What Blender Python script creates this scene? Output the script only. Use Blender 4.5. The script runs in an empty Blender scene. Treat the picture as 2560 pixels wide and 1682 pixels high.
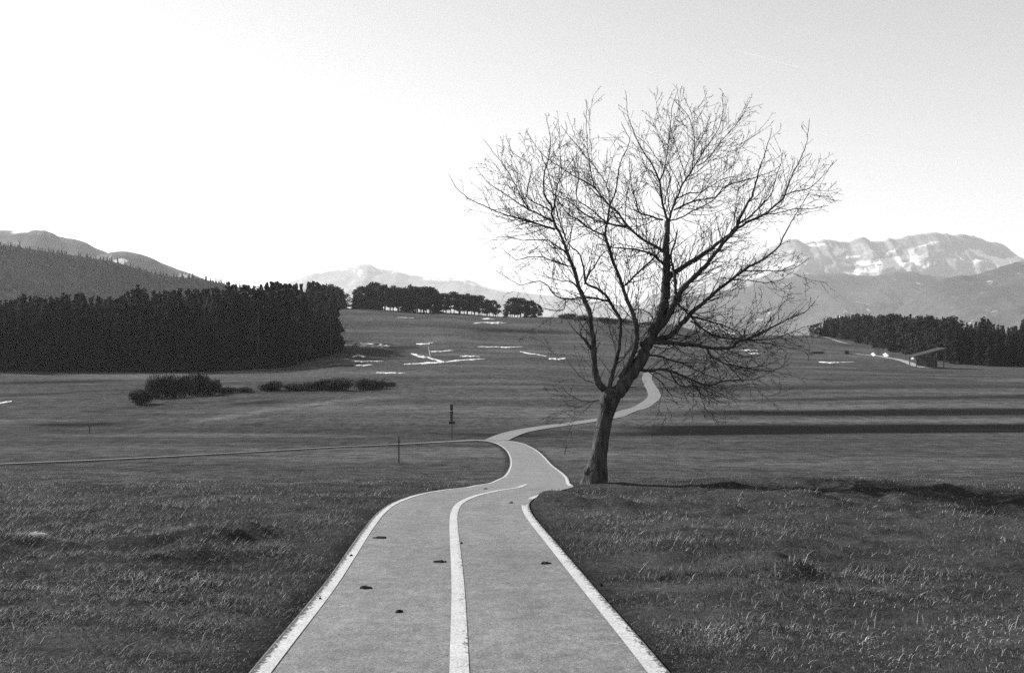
import bpy, math, random
import numpy as np
from mathutils import Vector, kdtree

random.seed(7)
rng = np.random.default_rng(11)
R = math.radians
scene = bpy.context.scene
COL = scene.collection

# ------------------------------------------------------------------ camera
ZC = 1.58                     # eye height above the ground at the camera
FPX, CX, CY = 2489.0, 1280.0, 841.0   # 35 mm lens on a 2560 x 1682 frame
cam_d = bpy.data.cameras.new('camera')
cam_d.sensor_width = 36.0
cam_d.lens = 36.0 * FPX / 2560.0
cam_d.clip_start = 0.1
cam_d.clip_end = 90000.0
cam = bpy.data.objects.new('camera', cam_d)
cam.location = (0, 0, ZC)
cam.rotation_euler = (R(90), 0, 0)
COL.objects.link(cam)
scene.camera = cam

# ------------------------------------------------------------------ sky, sun, exposure
SUN_AZ, SUN_EL = R(-58), R(31)      # azimuth from the view axis (+Y), negative = left
world = bpy.data.worlds.new('World')
scene.world = world
world.use_nodes = True
wn = world.node_tree
for n in list(wn.nodes):
    wn.nodes.remove(n)
sky = wn.nodes.new('ShaderNodeTexSky')
sky.sky_type = 'NISHITA'
sky.sun_disc = False
sky.sun_elevation = SUN_EL
sky.sun_rotation = SUN_AZ
sky.altitude = 400
sky.air_density = 1.0
sky.dust_density = 0.35
bwn = wn.nodes.new('ShaderNodeRGBToBW')
bg = wn.nodes.new('ShaderNodeBackground')
bg.inputs['Strength'].default_value = 0.10
wo = wn.nodes.new('ShaderNodeOutputWorld')
wn.links.new(sky.outputs[0], bwn.inputs[0])
wn.links.new(bwn.outputs[0], bg.inputs['Color'])
wn.links.new(bg.outputs[0], wo.inputs['Surface'])
sun_d = bpy.data.lights.new('sun', 'SUN')
sun_d.energy = 5.0
sun_d.angle = R(0.6)
sun_d.color = (1, 1, 1)             # black-and-white film: neutral light
sun = bpy.data.objects.new('sun', sun_d)
sdir = Vector((math.sin(SUN_AZ) * math.cos(SUN_EL), math.cos(SUN_AZ) * math.cos(SUN_EL), math.sin(SUN_EL)))
sun.rotation_euler = sdir.to_track_quat('Z', 'Y').to_euler()
COL.objects.link(sun)
vs = scene.view_settings
vs.view_transform = 'Standard'
vs.look = 'None'
vs.exposure = 1.08
vs.gamma = 1.0
vs.use_curve_mapping = False
scene.cycles.max_bounces = 6
scene.cycles.diffuse_bounces = 2
scene.cycles.transparent_max_bounces = 12
scene.cycles.volume_bounces = 0
scene.cycles.use_denoising = False     # keep the fine structure of grass and twigs

# ------------------------------------------------------------------ helpers
def pchip(xs, ys):
    xs = np.array(xs, float); ys = np.array(ys, float)
    h = np.diff(xs); d = np.diff(ys) / h
    m = np.zeros_like(ys); m[0] = d[0]; m[-1] = d[-1]
    for i in range(1, len(xs) - 1):
        if d[i-1] * d[i] > 0:
            w1 = 2 * h[i] + h[i-1]; w2 = h[i] + 2 * h[i-1]
            m[i] = (w1 + w2) / (w1 / d[i-1] + w2 / d[i])
    def f(x):
        x = np.clip(np.asarray(x, float), xs[0], xs[-1])
        i = np.clip(np.searchsorted(xs, x) - 1, 0, len(xs) - 2)
        t = (x - xs[i]) / h[i]; t2 = t * t; t3 = t2 * t
        return ((2*t3 - 3*t2 + 1) * ys[i] + (t3 - 2*t2 + t) * h[i] * m[i]
                + (-2*t3 + 3*t2) * ys[i+1] + (t3 - t2) * h[i] * m[i+1])
    return f

def sstep(a, b, x):
    t = np.clip((np.asarray(x, float) - a) / (b - a), 0, 1)
    return t * t * (3 - 2 * t)

def vnoise(x, y, seed=0):
    x = np.asarray(x, float); y = np.asarray(y, float)
    xi = np.floor(x); yi = np.floor(y); fx = x - xi; fy = y - yi
    fx = fx * fx * (3 - 2 * fx); fy = fy * fy * (3 - 2 * fy)
    def hsh(a, b):
        a = a.astype(np.int64); b = b.astype(np.int64)
        n = (a * 374761393 + b * 668265263 + seed * 974711) & 0x7fffffff
        n = ((n ^ (n >> 13)) * 1274126177) & 0x7fffffff
        n = n ^ (n >> 16)
        return (n & 0xffff) / 65535.0 * 2 - 1
    a = hsh(xi, yi); b = hsh(xi + 1, yi); c = hsh(xi, yi + 1); d = hsh(xi + 1, yi + 1)
    return (a + (b - a) * fx) * (1 - fy) + (c + (d - c) * fx) * fy

def fbm(x, y, seed=0, o=4):
    s = 0; a = 1.0
    for k in range(o):
        s = s + a * vnoise(x * 2**k, y * 2**k, seed + k * 17); a *= 0.5
    return s

def P(px, py, D):
    """point seen at photo pixel (px, py) at depth D"""
    return Vector(((px - CX) / FPX * D, D, ZC - (py - CY) / FPX * D))

def XY(px, D):
    return ((px - CX) / FPX * D, D)

def spline(pts, step):
    """Catmull-Rom through 2-D/3-D points, resampled at about step"""
    p = np.array(pts, float)
    p = np.vstack([2 * p[0] - p[1], p, 2 * p[-1] - p[-2]])
    out = []
    for i in range(1, len(p) - 2):
        n = max(2, int(np.linalg.norm(p[i+1] - p[i]) / step))
        for t in np.linspace(0, 1, n, endpoint=False):
            out.append(0.5 * ((2*p[i]) + (-p[i-1] + p[i+1]) * t + (2*p[i-1] - 5*p[i] + 4*p[i+1] - p[i+2]) * t*t
                              + (-p[i-1] + 3*p[i] - 3*p[i+1] + p[i+2]) * t**3))
    out.append(p[-2])
    return np.array(out)

def new_mesh(name, verts, faces, smooth=False):
    me = bpy.data.meshes.new(name)
    if isinstance(faces, np.ndarray):
        v = np.asarray(verts, np.float32); k = faces.shape[1]
        me.vertices.add(len(v)); me.vertices.foreach_set('co', v.ravel())
        me.loops.add(faces.size); me.loops.foreach_set('vertex_index', faces.ravel().astype(np.int32))
        me.polygons.add(len(faces))
        me.polygons.foreach_set('loop_start', np.arange(0, faces.size, k, dtype=np.int32))
        me.polygons.foreach_set('loop_total', np.full(len(faces), k, np.int32))
        me.update(calc_edges=True)
    else:
        me.from_pydata([tuple(v) for v in verts], [], faces)
    if smooth:
        me.polygons.foreach_set('use_smooth', np.ones(len(me.polygons), bool))
    return me

def obj(name, me, mat=None, parent=None, loc=None):
    o = bpy.data.objects.new(name, me)
    COL.objects.link(o)
    if mat is not None and len(me.materials) == 0:
        me.materials.append(mat)
    if parent is not None:
        o.parent = parent
    if loc is not None:
        o.location = loc
    return o

def empty(name, loc=(0, 0, 0), rz=0.0):
    o = bpy.data.objects.new(name, None)
    o.empty_display_size = 0.3
    o.location = loc; o.rotation_euler = (0, 0, rz)
    COL.objects.link(o)
    return o

def tag(o, label=None, cat=None, group=None, kind=None):
    if label: o['label'] = label
    if cat: o['category'] = cat
    if group: o['group'] = group
    if kind: o['kind'] = kind
    return o

def attr(me, name, vals):
    a = me.attributes.new(name, 'FLOAT', 'POINT')
    a.data.foreach_set('value', np.asarray(vals, np.float32))

class MB:
    def __init__(s): s.v = []; s.f = []
    def box(s, c, d, rot=None):
        b = len(s.v)
        for i in (-1, 1):
            for j in (-1, 1):
                for k in (-1, 1):
                    q = Vector((i*d[0]/2, j*d[1]/2, k*d[2]/2))
                    if rot is not None: q = rot @ q
                    s.v.append(Vector(c) + q)
        s.f += [[b+x for x in q] for q in ((0,1,3,2),(4,6,7,5),(0,4,5,1),(2,3,7,6),(0,2,6,4),(1,5,7,3))]
    def tube(s, pts, rad, n=6, caps=True):
        pts = [Vector(p) for p in pts]; b = len(s.v)
        up = Vector((0.31, 0.17, 0.93))
        prev = None
        for i, p in enumerate(pts):
            t = (pts[min(i+1, len(pts)-1)] - pts[max(i-1, 0)])
            t = t.normalized() if t.length > 1e-9 else Vector((0, 0, 1))
            if prev is None:
                a = t.cross(up)
                if a.length < 0.1: a = t.cross(Vector((1, 0, 0)))
            else:
                a = prev - t * prev.dot(t)
            a.normalize(); prev = a
            c = t.cross(a)
            for k in range(n):
                w = 2 * math.pi * k / n
                s.v.append(p + (a * math.cos(w) + c * math.sin(w)) * rad[i])
        for i in range(len(pts) - 1):
            for k in range(n):
                k2 = (k + 1) % n
                s.f.append([b+i*n+k, b+i*n+k2, b+(i+1)*n+k2, b+(i+1)*n+k])
        if caps:
            s.f.append([b+k for k in range(n)][::-1])
            s.f.append([b+(len(pts)-1)*n+k for k in range(n)])
    def build(s, name, mat, parent=None, smooth=False, loc=None):
        return obj(name, new_mesh(name, s.v, s.f, smooth), mat, parent, loc)

# ------------------------------------------------------------------ materials (all grey: the photograph is black and white)
def g3(v): return (v, v, v, 1)

def mat(name, lo, hi, scale=5.0, rough=0.9, detail=6.0, bump=0.0, bump_scale=None, stretch=(1, 1, 1), spec=0.2, translucent=0.0):
    m = bpy.data.materials.new(name); m.use_nodes = True
    nt = m.node_tree; b = nt.nodes['Principled BSDF']
    tc = nt.nodes.new('ShaderNodeTexCoord'); mp = nt.nodes.new('ShaderNodeMapping')
    mp.inputs['Scale'].default_value = stretch
    nt.links.new(tc.outputs['Object'], mp.inputs[0])
    nz = nt.nodes.new('ShaderNodeTexNoise'); nz.inputs['Scale'].default_value = scale; nz.inputs['Detail'].default_value = detail
    nt.links.new(mp.outputs[0], nz.inputs['Vector'])
    cr = nt.nodes.new('ShaderNodeValToRGB')
    cr.color_ramp.elements[0].position = 0.3; cr.color_ramp.elements[0].color = g3(lo)
    cr.color_ramp.elements[1].position = 0.7; cr.color_ramp.elements[1].color = g3(hi)
    nt.links.new(nz.outputs[0], cr.inputs[0]); nt.links.new(cr.outputs[0], b.inputs['Base Color'])
    b.inputs['Roughness'].default_value = rough
    b.inputs['Specular IOR Level'].default_value = spec
    if bump:
        n2 = nt.nodes.new('ShaderNodeTexNoise'); n2.inputs['Scale'].default_value = bump_scale or scale; n2.inputs['Detail'].default_value = 5
        nt.links.new(mp.outputs[0], n2.inputs['Vector'])
        bp = nt.nodes.new('ShaderNodeBump'); bp.inputs['Strength'].default_value = bump; bp.inputs['Distance'].default_value = 0.05
        nt.links.new(n2.outputs[0], bp.inputs['Height']); nt.links.new(bp.outputs[0], b.inputs['Normal'])
    if translucent:
        tr = nt.nodes.new('ShaderNodeBsdfTranslucent'); mx = nt.nodes.new('ShaderNodeMixShader')
        mx.inputs[0].default_value = translucent
        nt.links.new(cr.outputs[0], tr.inputs['Color'])
        nt.links.new(b.outputs[0], mx.inputs[1]); nt.links.new(tr.outputs[0], mx.inputs[2])
        nt.links.new(mx.outputs[0], nt.nodes['Material Output'].inputs['Surface'])
    return m

def N(nt, kind, **kw):
    n = nt.nodes.new(kind)
    for k, v in kw.items():
        if hasattr(n, k): setattr(n, k, v)
        else: n.inputs[k].default_value = v
    return n

def math_node(nt, op, a, b=None, clamp=False):
    n = nt.nodes.new('ShaderNodeMath'); n.operation = op; n.use_clamp = clamp
    for i, x in enumerate((a, b)):
        if x is None: continue
        if isinstance(x, (int, float)): n.inputs[i].default_value = x
        else: nt.links.new(x, n.inputs[i])
    return n.outputs[0]

def mixv(nt, f, a, b):
    n = nt.nodes.new('ShaderNodeMix'); n.data_type = 'FLOAT'
    for i, x in ((0, f), (2, a), (3, b)):
        if isinstance(x, (int, float)): n.inputs[i].default_value = x
        else: nt.links.new(x, n.inputs[i])
    return n.outputs[0]

def noise_out(nt, vec, scale, detail=5, lo=0.35, hi=0.65, rough=0.55):
    nz = N(nt, 'ShaderNodeTexNoise'); nz.inputs['Scale'].default_value = scale; nz.inputs['Detail'].default_value = detail
    nz.inputs['Roughness'].default_value = rough
    nt.links.new(vec, nz.inputs['Vector'])
    mr = N(nt, 'ShaderNodeMapRange'); mr.inputs[1].default_value = lo; mr.inputs[2].default_value = hi
    nt.links.new(nz.outputs[0], mr.inputs[0])
    return mr.outputs[0]

def vec_scale(nt, vec, s):
    mp = N(nt, 'ShaderNodeMapping'); mp.inputs['Scale'].default_value = s
    nt.links.new(vec, mp.inputs[0]); return mp.outputs[0]

def geo_pos(nt):
    return N(nt, 'ShaderNodeNewGeometry').outputs['Position']

def get_attr(nt, name):
    a = N(nt, 'ShaderNodeAttribute'); a.attribute_name = name; return a.outputs['Fac']

def ground_material():
    m = bpy.data.materials.new('winter_meadow'); m.use_nodes = True
    nt = m.node_tree; b = nt.nodes['Principled BSDF']
    p = geo_pos(nt)
    fine = noise_out(nt, p, 9.0, 8, 0.3, 0.7, 0.7)
    mid = noise_out(nt, vec_scale(nt, p, (0.35, 0.9, 1)), 1.0, 7, 0.3, 0.7, 0.65)
    big = noise_out(nt, vec_scale(nt, p, (0.012, 0.05, 0.05)), 1.0, 7, 0.3, 0.7, 0.6)
    v = mixv(nt, big, 0.042, 0.08)
    v = math_node(nt, 'MULTIPLY', v, mixv(nt, mid, 0.62, 1.4))
    v = math_node(nt, 'MULTIPLY', v, mixv(nt, fine, 0.6, 1.4))
    v = math_node(nt, 'MULTIPLY', v, mixv(nt, noise_out(nt, vec_scale(nt, p, (0.03, 0.45, 1)), 1.0, 4, 0.3, 0.7, 0.6), 0.84, 1.16))
    v = math_node(nt, 'MULTIPLY', v, mixv(nt, noise_out(nt, vec_scale(nt, p, (0.9, 0.35, 1)), 1.0, 6, 0.3, 0.7, 0.75), 0.5, 1.5))
    st = math_node(nt, 'MULTIPLY', get_attr(nt, 'straw'), noise_out(nt, vec_scale(nt, p, (0.25, 0.9, 1)), 1.6, 7, 0.42, 0.62, 0.7))
    v = mixv(nt, st, v, 0.2)
    so = math_node(nt, 'MULTIPLY', get_attr(nt, 'soil_and_shade'), noise_out(nt, vec_scale(nt, p, (0.04, 0.5, 1)), 1.0, 6, 0.0, 0.42))
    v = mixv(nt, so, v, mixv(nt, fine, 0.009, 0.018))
    nt.links.new(v, b.inputs['Base Color'])
    b.inputs['Roughness'].default_value = 0.95; b.inputs['Specular IOR Level'].default_value = 0.0
    bp = N(nt, 'ShaderNodeBump'); bp.inputs['Strength'].default_value = 0.7; bp.inputs['Distance'].default_value = 0.08
    nt.links.new(fine, bp.inputs['Height']); nt.links.new(bp.outputs[0], b.inputs['Normal'])
    return m

def asphalt_material():
    m = bpy.data.materials.new('aged_asphalt'); m.use_nodes = True
    nt = m.node_tree; b = nt.nodes['Principled BSDF']
    p = geo_pos(nt)
    grit = noise_out(nt, p, 45.0, 4, 0.3, 0.7, 0.75)
    mid = noise_out(nt, p, 5.0, 6, 0.3, 0.7)
    big = noise_out(nt, p, 0.5, 5, 0.3, 0.7)
    v = mixv(nt, big, 0.125, 0.165)
    v = math_node(nt, 'MULTIPLY', v, mixv(nt, mid, 0.8, 1.18))
    v = math_node(nt, 'MULTIPLY', v, mixv(nt, grit, 0.45, 1.55))
    v = math_node(nt, 'MULTIPLY', v, mixv(nt, noise_out(nt, vec_scale(nt, p, (1, 0.45, 1)), 16.0, 5, 0.3, 0.7, 0.8), 0.68, 1.32))
    # faint darker wheel tracks
    tk = math_node(nt, 'ABSOLUTE', math_node(nt, 'SUBTRACT', math_node(nt, 'ABSOLUTE', get_attr(nt, 'across')), 0.46))
    tk = math_node(nt, 'MULTIPLY', math_node(nt, 'SUBTRACT', 0.22, tk), 4.0, True)
    v = math_node(nt, 'MULTIPLY', v, mixv(nt, math_node(nt, 'MULTIPLY', tk, noise_out(nt, p, 1.2, 5)), 1.0, 0.82))
    # dark crumbs and stains
    v = mixv(nt, noise_out(nt, p, 11.0, 6, 0.66, 0.71, 0.65), v, 0.06)
    # soil creeping in from the verge
    ac = math_node(nt, 'ABSOLUTE', get_attr(nt, 'across'))
    e = math_node(nt, 'SUBTRACT', ac, mixv(nt, noise_out(nt, p, 7.0, 5), 0.94, 1.06))
    e = math_node(nt, 'MULTIPLY', e, 25.0, True)
    v = mixv(nt, e, v, 0.05)
    nt.links.new(v, b.inputs['Base Color'])
    b.inputs['Roughness'].default_value = 0.6; b.inputs['Specular IOR Level'].default_value = 0.22
    bp = N(nt, 'ShaderNodeBump'); bp.inputs['Strength'].default_value = 0.5; bp.inputs['Distance'].default_value = 0.01
    nt.links.new(grit, bp.inputs['Height']); nt.links.new(bp.outputs[0], b.inputs['Normal'])
    return m

def paint_material(name, wear, wear_side):
    m = bpy.data.materials.new(name); m.use_nodes = True
    nt = m.node_tree; b = nt.nodes['Principled BSDF']
    p = geo_pos(nt)
    grit = noise_out(nt, p, 60.0, 3, 0.3, 0.7, 0.7)
    v = mixv(nt, grit, 0.2, 0.54)
    v = math_node(nt, 'MULTIPLY', v, mixv(nt, noise_out(nt, p, 3.0, 5, 0.3, 0.7), 0.85, 1.08))
    a = math_node(nt, 'MULTIPLY', get_attr(nt, 'across'), wear_side)
    thr = math_node(nt, 'MULTIPLY', a, wear)
    nz = noise_out(nt, vec_scale(nt, p, (1, 0.6, 1)), 30.0, 5, 0.3, 0.7, 0.7)
    e = math_node(nt, 'ADD', nz, thr)
    e = math_node(nt, 'MULTIPLY', math_node(nt, 'SUBTRACT', e, 0.74), 4.0, True)
    v = mixv(nt, e, v, 0.05)
    nt.links.new(v, b.inputs['Base Color'])
    b.inputs['Roughness'].default_value = 0.7; b.inputs['Specular IOR Level'].default_value = 0.15
    return m

def grass_material():
    m = bpy.data.materials.new('grass_blades'); m.use_nodes = True
    nt = m.node_tree; b = nt.nodes['Principled BSDF']
    cr = N(nt, 'ShaderNodeValToRGB')
    el = cr.color_ramp.elements
    el[0].position = 0; el[0].color = g3(0.015)
    el[1].position = 1; el[1].color = g3(0.62)
    e = el.new(0.6); e.color = g3(0.06)
    e = el.new(0.8); e.color = g3(0.3)
    nt.links.new(get_attr(nt, 'tone'), cr.inputs[0])
    nt.links.new(cr.outputs[0], b.inputs['Base Color'])
    b.inputs['Roughness'].default_value = 0.6; b.inputs['Specular IOR Level'].default_value = 0.25
    tr = N(nt, 'ShaderNodeBsdfTranslucent'); mx = N(nt, 'ShaderNodeMixShader'); mx.inputs[0].default_value = 0.3
    nt.links.new(cr.outputs[0], tr.inputs['Color'])
    nt.links.new(b.outputs[0], mx.inputs[1]); nt.links.new(tr.outputs[0], mx.inputs[2])
    nt.links.new(mx.outputs[0], nt.nodes['Material Output'].inputs['Surface'])
    return m

def mountain_material(name, lo, hi, snow=0.8):
    m = bpy.data.materials.new(name); m.use_nodes = True
    nt = m.node_tree; b = nt.nodes['Principled BSDF']
    p = geo_pos(nt)
    v = mixv(nt, noise_out(nt, p, 0.004, 8, 0.3, 0.7, 0.65), lo, hi)
    v = math_node(nt, 'MULTIPLY', v, mixv(nt, noise_out(nt, p, 0.03, 6, 0.3, 0.7, 0.6), 0.75, 1.25))
    s = math_node(nt, 'ADD', get_attr(nt, 'snow'), mixv(nt, noise_out(nt, p, 0.008, 7, 0.3, 0.7, 0.7), -0.45, 0.55))
    s = math_node(nt, 'MULTIPLY', math_node(nt, 'SUBTRACT', s, 0.34), 4.0, True)
    v = mixv(nt, s, v, snow)
    nt.links.new(v, b.inputs['Base Color'])
    b.inputs['Roughness'].default_value = 0.95; b.inputs['Specular IOR Level'].default_value = 0.05
    return m

M_GROUND = ground_material()
M_ASPHALT = asphalt_material()
M_PAINT_L = paint_material('worn_edge_paint', 0.8, -1.0)
M_PAINT_R = paint_material('edge_paint', 0.45, 1.0)
M_PAINT_C = paint_material('centre_paint', 0.2, 1.0)
M_GRASS = grass_material()
M_BARK = mat('bark', 0.03, 0.10, 14.0, 0.95, 8, 1.0, 24.0, (1, 1, 0.3), 0.05)
M_TWIG = mat('twig_bark', 0.03, 0.06, 20.0, 0.9, spec=0.1)
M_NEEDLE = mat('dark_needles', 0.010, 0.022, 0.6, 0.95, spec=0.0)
M_PINE = mat('pine_needles', 0.018, 0.04, 0.8, 0.8, spec=0.1)
M_TRUNK = mat('conifer_trunk', 0.05, 0.09, 3.0, 0.95, spec=0.1)
M_SCRUB = mat('scrub_twigs', 0.025, 0.055, 2.0, 0.9, spec=0.1)
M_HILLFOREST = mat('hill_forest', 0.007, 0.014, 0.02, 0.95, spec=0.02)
M_SNOW = mat('old_snow', 0.12, 0.75, 0.3, 0.8, 8, stretch=(0.5, 0.8, 1), spec=0.1)
M_MUD = mat('dry_mud', 0.012, 0.03, 20.0, 0.95, bump=0.8, bump_scale=40.0, spec=0.1)
M_STONE = mat('field_stone', 0.16, 0.3, 12.0, 0.9, bump=0.6, bump_scale=25.0)
M_POST = mat('weathered_post', 0.03, 0.06, 10.0, 0.9, stretch=(1, 1, 0.2))
M_SIGN = mat('sign_board', 0.03, 0.05, 6.0, 0.7)
M_GRAVEL = mat('pale_gravel', 0.2, 0.3, 3.0, 0.95)
M_WOOD = mat('barn_wood', 0.05, 0.09, 3.0, 0.9, stretch=(1, 1, 0.2))
M_PALEWOOD = mat('pale_barn_wood', 0.12, 0.17, 3.0, 0.9, stretch=(1, 1, 0.2))
M_ROOF = mat('barn_roof', 0.02, 0.035, 1.0, 0.8)
M_WHITE = mat('white_board', 0.7, 0.8, 3.0, 0.5)

# ------------------------------------------------------------------ terrain
near_prof = pchip(
    [-4000, -80, -25, 0, 6.2, 9.2, 13, 16.2, 18.6, 21.2, 24, 27.5, 32, 38, 45, 52, 62, 72, 82, 92, 105, 120, 140, 200],
    [2.0, 1.5, -0.1, -1.58, -2.08, -2.36, -2.66, -2.92, -3.12, -3.32, -3.66, -4.13, -4.75, -5.5, -6.35, -7.08, -8.0, -8.68,
     -9.29, -9.85, -10.6, -11.1, -11.3, -11.3])
FD = [140, 200, 300, 400, 580, 800, 1500, 3000, 13000]
FCOL = [(-2500, [-11.3, -11.3, -10.7, -9, -5, -2, -40, -60, -60]),
        (0, [-11.3, -11.3, -10.7, -9, -5, -2, -40, -60, -60]),
        (500, [-11.3, -11.3, -10.6, -9, -4, 0, -40, -60, -60]),
        (700, [-11.3, -11.2, -9.9, -6.5, 4, 4, -40, -60, -60]),
        (870, [-11.3, -11.1, -7.9, -2.5, 16, 15, -40, -60, -60]),
        (1100, [-11.3, -11.1, -7.9, -3, 13.5, 12.5, -40, -60, -60]),
        (1300, [-11.3, -11.2, -8.2, -4, 11.2, 10, -40, -60, -60]),
        (1480, [-11.3, -11.3, -9, -5, 11, 9, -40, -60, -60]),
        (1650, [-11.3, -11.3, -9.7, -6, 7.5, 6, -40, -60, -60]),
        (1800, [-11.3, -11.3, -10, -7.2, 1.2, 0, -40, -60, -60]),
        (2000, [-11.3, -11.3, -10, -8, 0.7, 0, -40, -60, -60]),
        (2200, [-11.3, -11.3, -10.4, -8.6, -3, -3, -40, -60, -60]),
        (2560, [-11.3, -11.3, -11.2, -10.3, -8, -6, -40, -60, -60]),
        (5000, [-11.3, -11.3, -11.3, -10.3, -8, -6, -40, -60, -60])]
FF = [pchip(FD, c[1]) for c in FCOL]
FPXS = np.array([c[0] for c in FCOL], float)

# path centre lines as (photo column, depth)
P1 = [(1125, 0.8), (1133, 2.5), (1150, 4.2), (1148, 6.2), (1145, 9.2), (1138, 12), (1134, 14.3), (1136, 16.4), (1151, 18.3),
      (1188, 19.8), (1244, 21.2), (1292, 23.0), (1310, 26.5), (1320, 31), (1330, 37), (1337, 45), (1335, 52), (1327, 62),
      (1316, 72), (1299, 82), (1272, 91), (1236, 96.5), (1185, 97.5), (1125, 95), (1000, 90), (800, 84), (560, 76), (300, 69), (0, 63), (-400, 55)]
P1XY = spline([(0.3, -6)] + [XY(*p) for p in P1], 0.25)
P2 = [(1240, 97.5), (1262, 106), (1300, 115), (1360, 122), (1450, 130), (1512, 137), (1563, 147), (1610, 164), (1634, 187), (1634, 203),
      (1624, 228), (1617, 258), (1630, 280), (1690, 292), (1790, 300)]
P2XY = spline([XY(*p) for p in P2], 0.6)

GX0, GX1, GY0, GY1, GS = -60.0, 60.0, -8.0, 140.0, 0.25
_kd = kdtree.KDTree(len(P1XY) + len(P2XY))
for i, q in enumerate(list(P1XY) + list(P2XY)):
    _kd.insert((q[0], q[1], 0), i)
_kd.balance()
_gx = np.arange(GX0, GX1 + GS, GS); _gy = np.arange(GY0, GY1 + GS, GS)
PD = np.full((len(_gy), len(_gx)), 9.0, np.float32)
_mask = np.zeros_like(PD, bool)
for q in list(P1XY) + list(P2XY):
    ix = int((q[0] - GX0) / GS); iy = int((q[1] - GY0) / GS)
    _mask[max(0, iy-22):iy+23, max(0, ix-22):ix+23] = True
for iy, ix in zip(*np.nonzero(_mask)):
    PD[iy, ix] = _kd.find((_gx[ix], _gy[iy], 0))[2]

def path_dist(x, y):
    x = np.asarray(x, float); y = np.asarray(y, float)
    fx = (x - GX0) / GS; fy = (y - GY0) / GS
    ok = (fx > 0) & (fy > 0) & (fx < len(_gx) - 2) & (fy < len(_gy) - 2)
    fx = np.clip(fx, 0, len(_gx) - 2.001); fy = np.clip(fy, 0, len(_gy) - 2.001)
    i = fx.astype(int); j = fy.astype(int); u = fx - i; v = fy - j
    d = (PD[j, i] * (1-u) + PD[j, i+1] * u) * (1-v) + (PD[j+1, i] * (1-u) + PD[j+1, i+1] * u) * v
    return np.where(ok, d, 9.0)

def bump(x, y, cx, cy, sx, sy, a=0.0):
    c, s = math.cos(a), math.sin(a)
    u = (x - cx) * c + (y - cy) * s; v = -(x - cx) * s + (y - cy) * c
    return np.exp(-(u / sx)**2 - (v / sy)**2)

def Hbase(x, y):
    x = np.asarray(x, float); y = np.asarray(y, float)
    z = near_prof(y)
    px = CX + FPX * x / np.maximum(y, 20.0)
    px = np.clip(px, -2499, 4999)
    k = np.clip(np.searchsorted(FPXS, px) - 1, 0, len(FPXS) - 2)
    t = (px - FPXS[k]) / (FPXS[k+1] - FPXS[k]); t = t * t * (3 - 2 * t)
    fz = np.zeros_like(z)
    yy = np.maximum(y, 140.0)
    vals = np.stack([f(yy) for f in FF])
    idx = np.indices(k.shape)
    fz = np.take_along_axis(vals, k[None], 0)[0] * (1 - t) + np.take_along_axis(vals, (k + 1)[None], 0)[0] * t
    z = np.where(y > 140, fz, z)
    # broad swells in the near meadow, off the path
    return z + ZC

def H(x, y, rough=True):
    x = np.atleast_1d(np.asarray(x, float)); y = np.atleast_1d(np.asarray(y, float))
    z = Hbase(x, y)
    d = path_dist(x, y)
    off = sstep(1.25, 3.0, d)
    near = 1 - sstep(45, 110, y)
    # bank on the inside of the bend and under the tree
    z = z + (0.27 * bump(x, y, 0.8, 18.4, 0.7, 0.8) + 0.08 * bump(x, y, 2.2, 22.2, 1.4, 1.8) + 0.28 * bump(x, y, 6.5, 21.4, 5.5, 2.2, -0.45)
             + 0.10 * bump(x, y, 12.5, 18.5, 3.8, 2.0, -0.4) + 0.16 * bump(x, y, -5.0, 12.5, 2.4, 1.4) + 0.10 * bump(x, y, -3.4, 8.5, 1.6, 1.1)) * sstep(1.22, 1.5, d)
    hum = np.maximum(fbm(x * 1.1, y * 1.3, 3, 3), -0.25)
    amp = 0.065 + 0.13 * (bump(x, y, 6, 18.0, 5, 1.7) + bump(x, y, -5, 12.0, 3.5, 2.2)) 
    tus = np.maximum(0, vnoise(x * 2.1, y * 2.3, 13) + 0.35 * vnoise(x * 5, y * 5, 14) - 0.05) * (0.35 + np.clip(fbm(x * 0.35, y * 0.4, 15, 2), 0, 1))
    z = z + off * near * (1 - sstep(20, 40, y)) * 0.07 * tus
    z = z + off * near * (amp * hum + 0.05 * fbm(x * 0.22, y * 0.22, 9, 2))
    far = sstep(110, 160, y) * (1 - sstep(900, 1500, y))
    z = z + far * 0.25 * fbm(x * 0.03, y * 0.05, 21, 3)
    return z

def h1(x, y):
    return float(H([x], [y])[0])

def ray_ground(px, py, d0=100.0, d1=900.0):
    ds = np.exp(np.linspace(math.log(d0), math.log(d1), 1600))
    x = (px - CX) / FPX * ds
    g = H(x, ds); r = ZC - (py - CY) / FPX * ds
    hit = np.nonzero(r <= g)[0]
    i = hit[0] if len(hit) else len(ds) - 1
    return float(x[i]), float(ds[i]), float(g[i])

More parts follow.
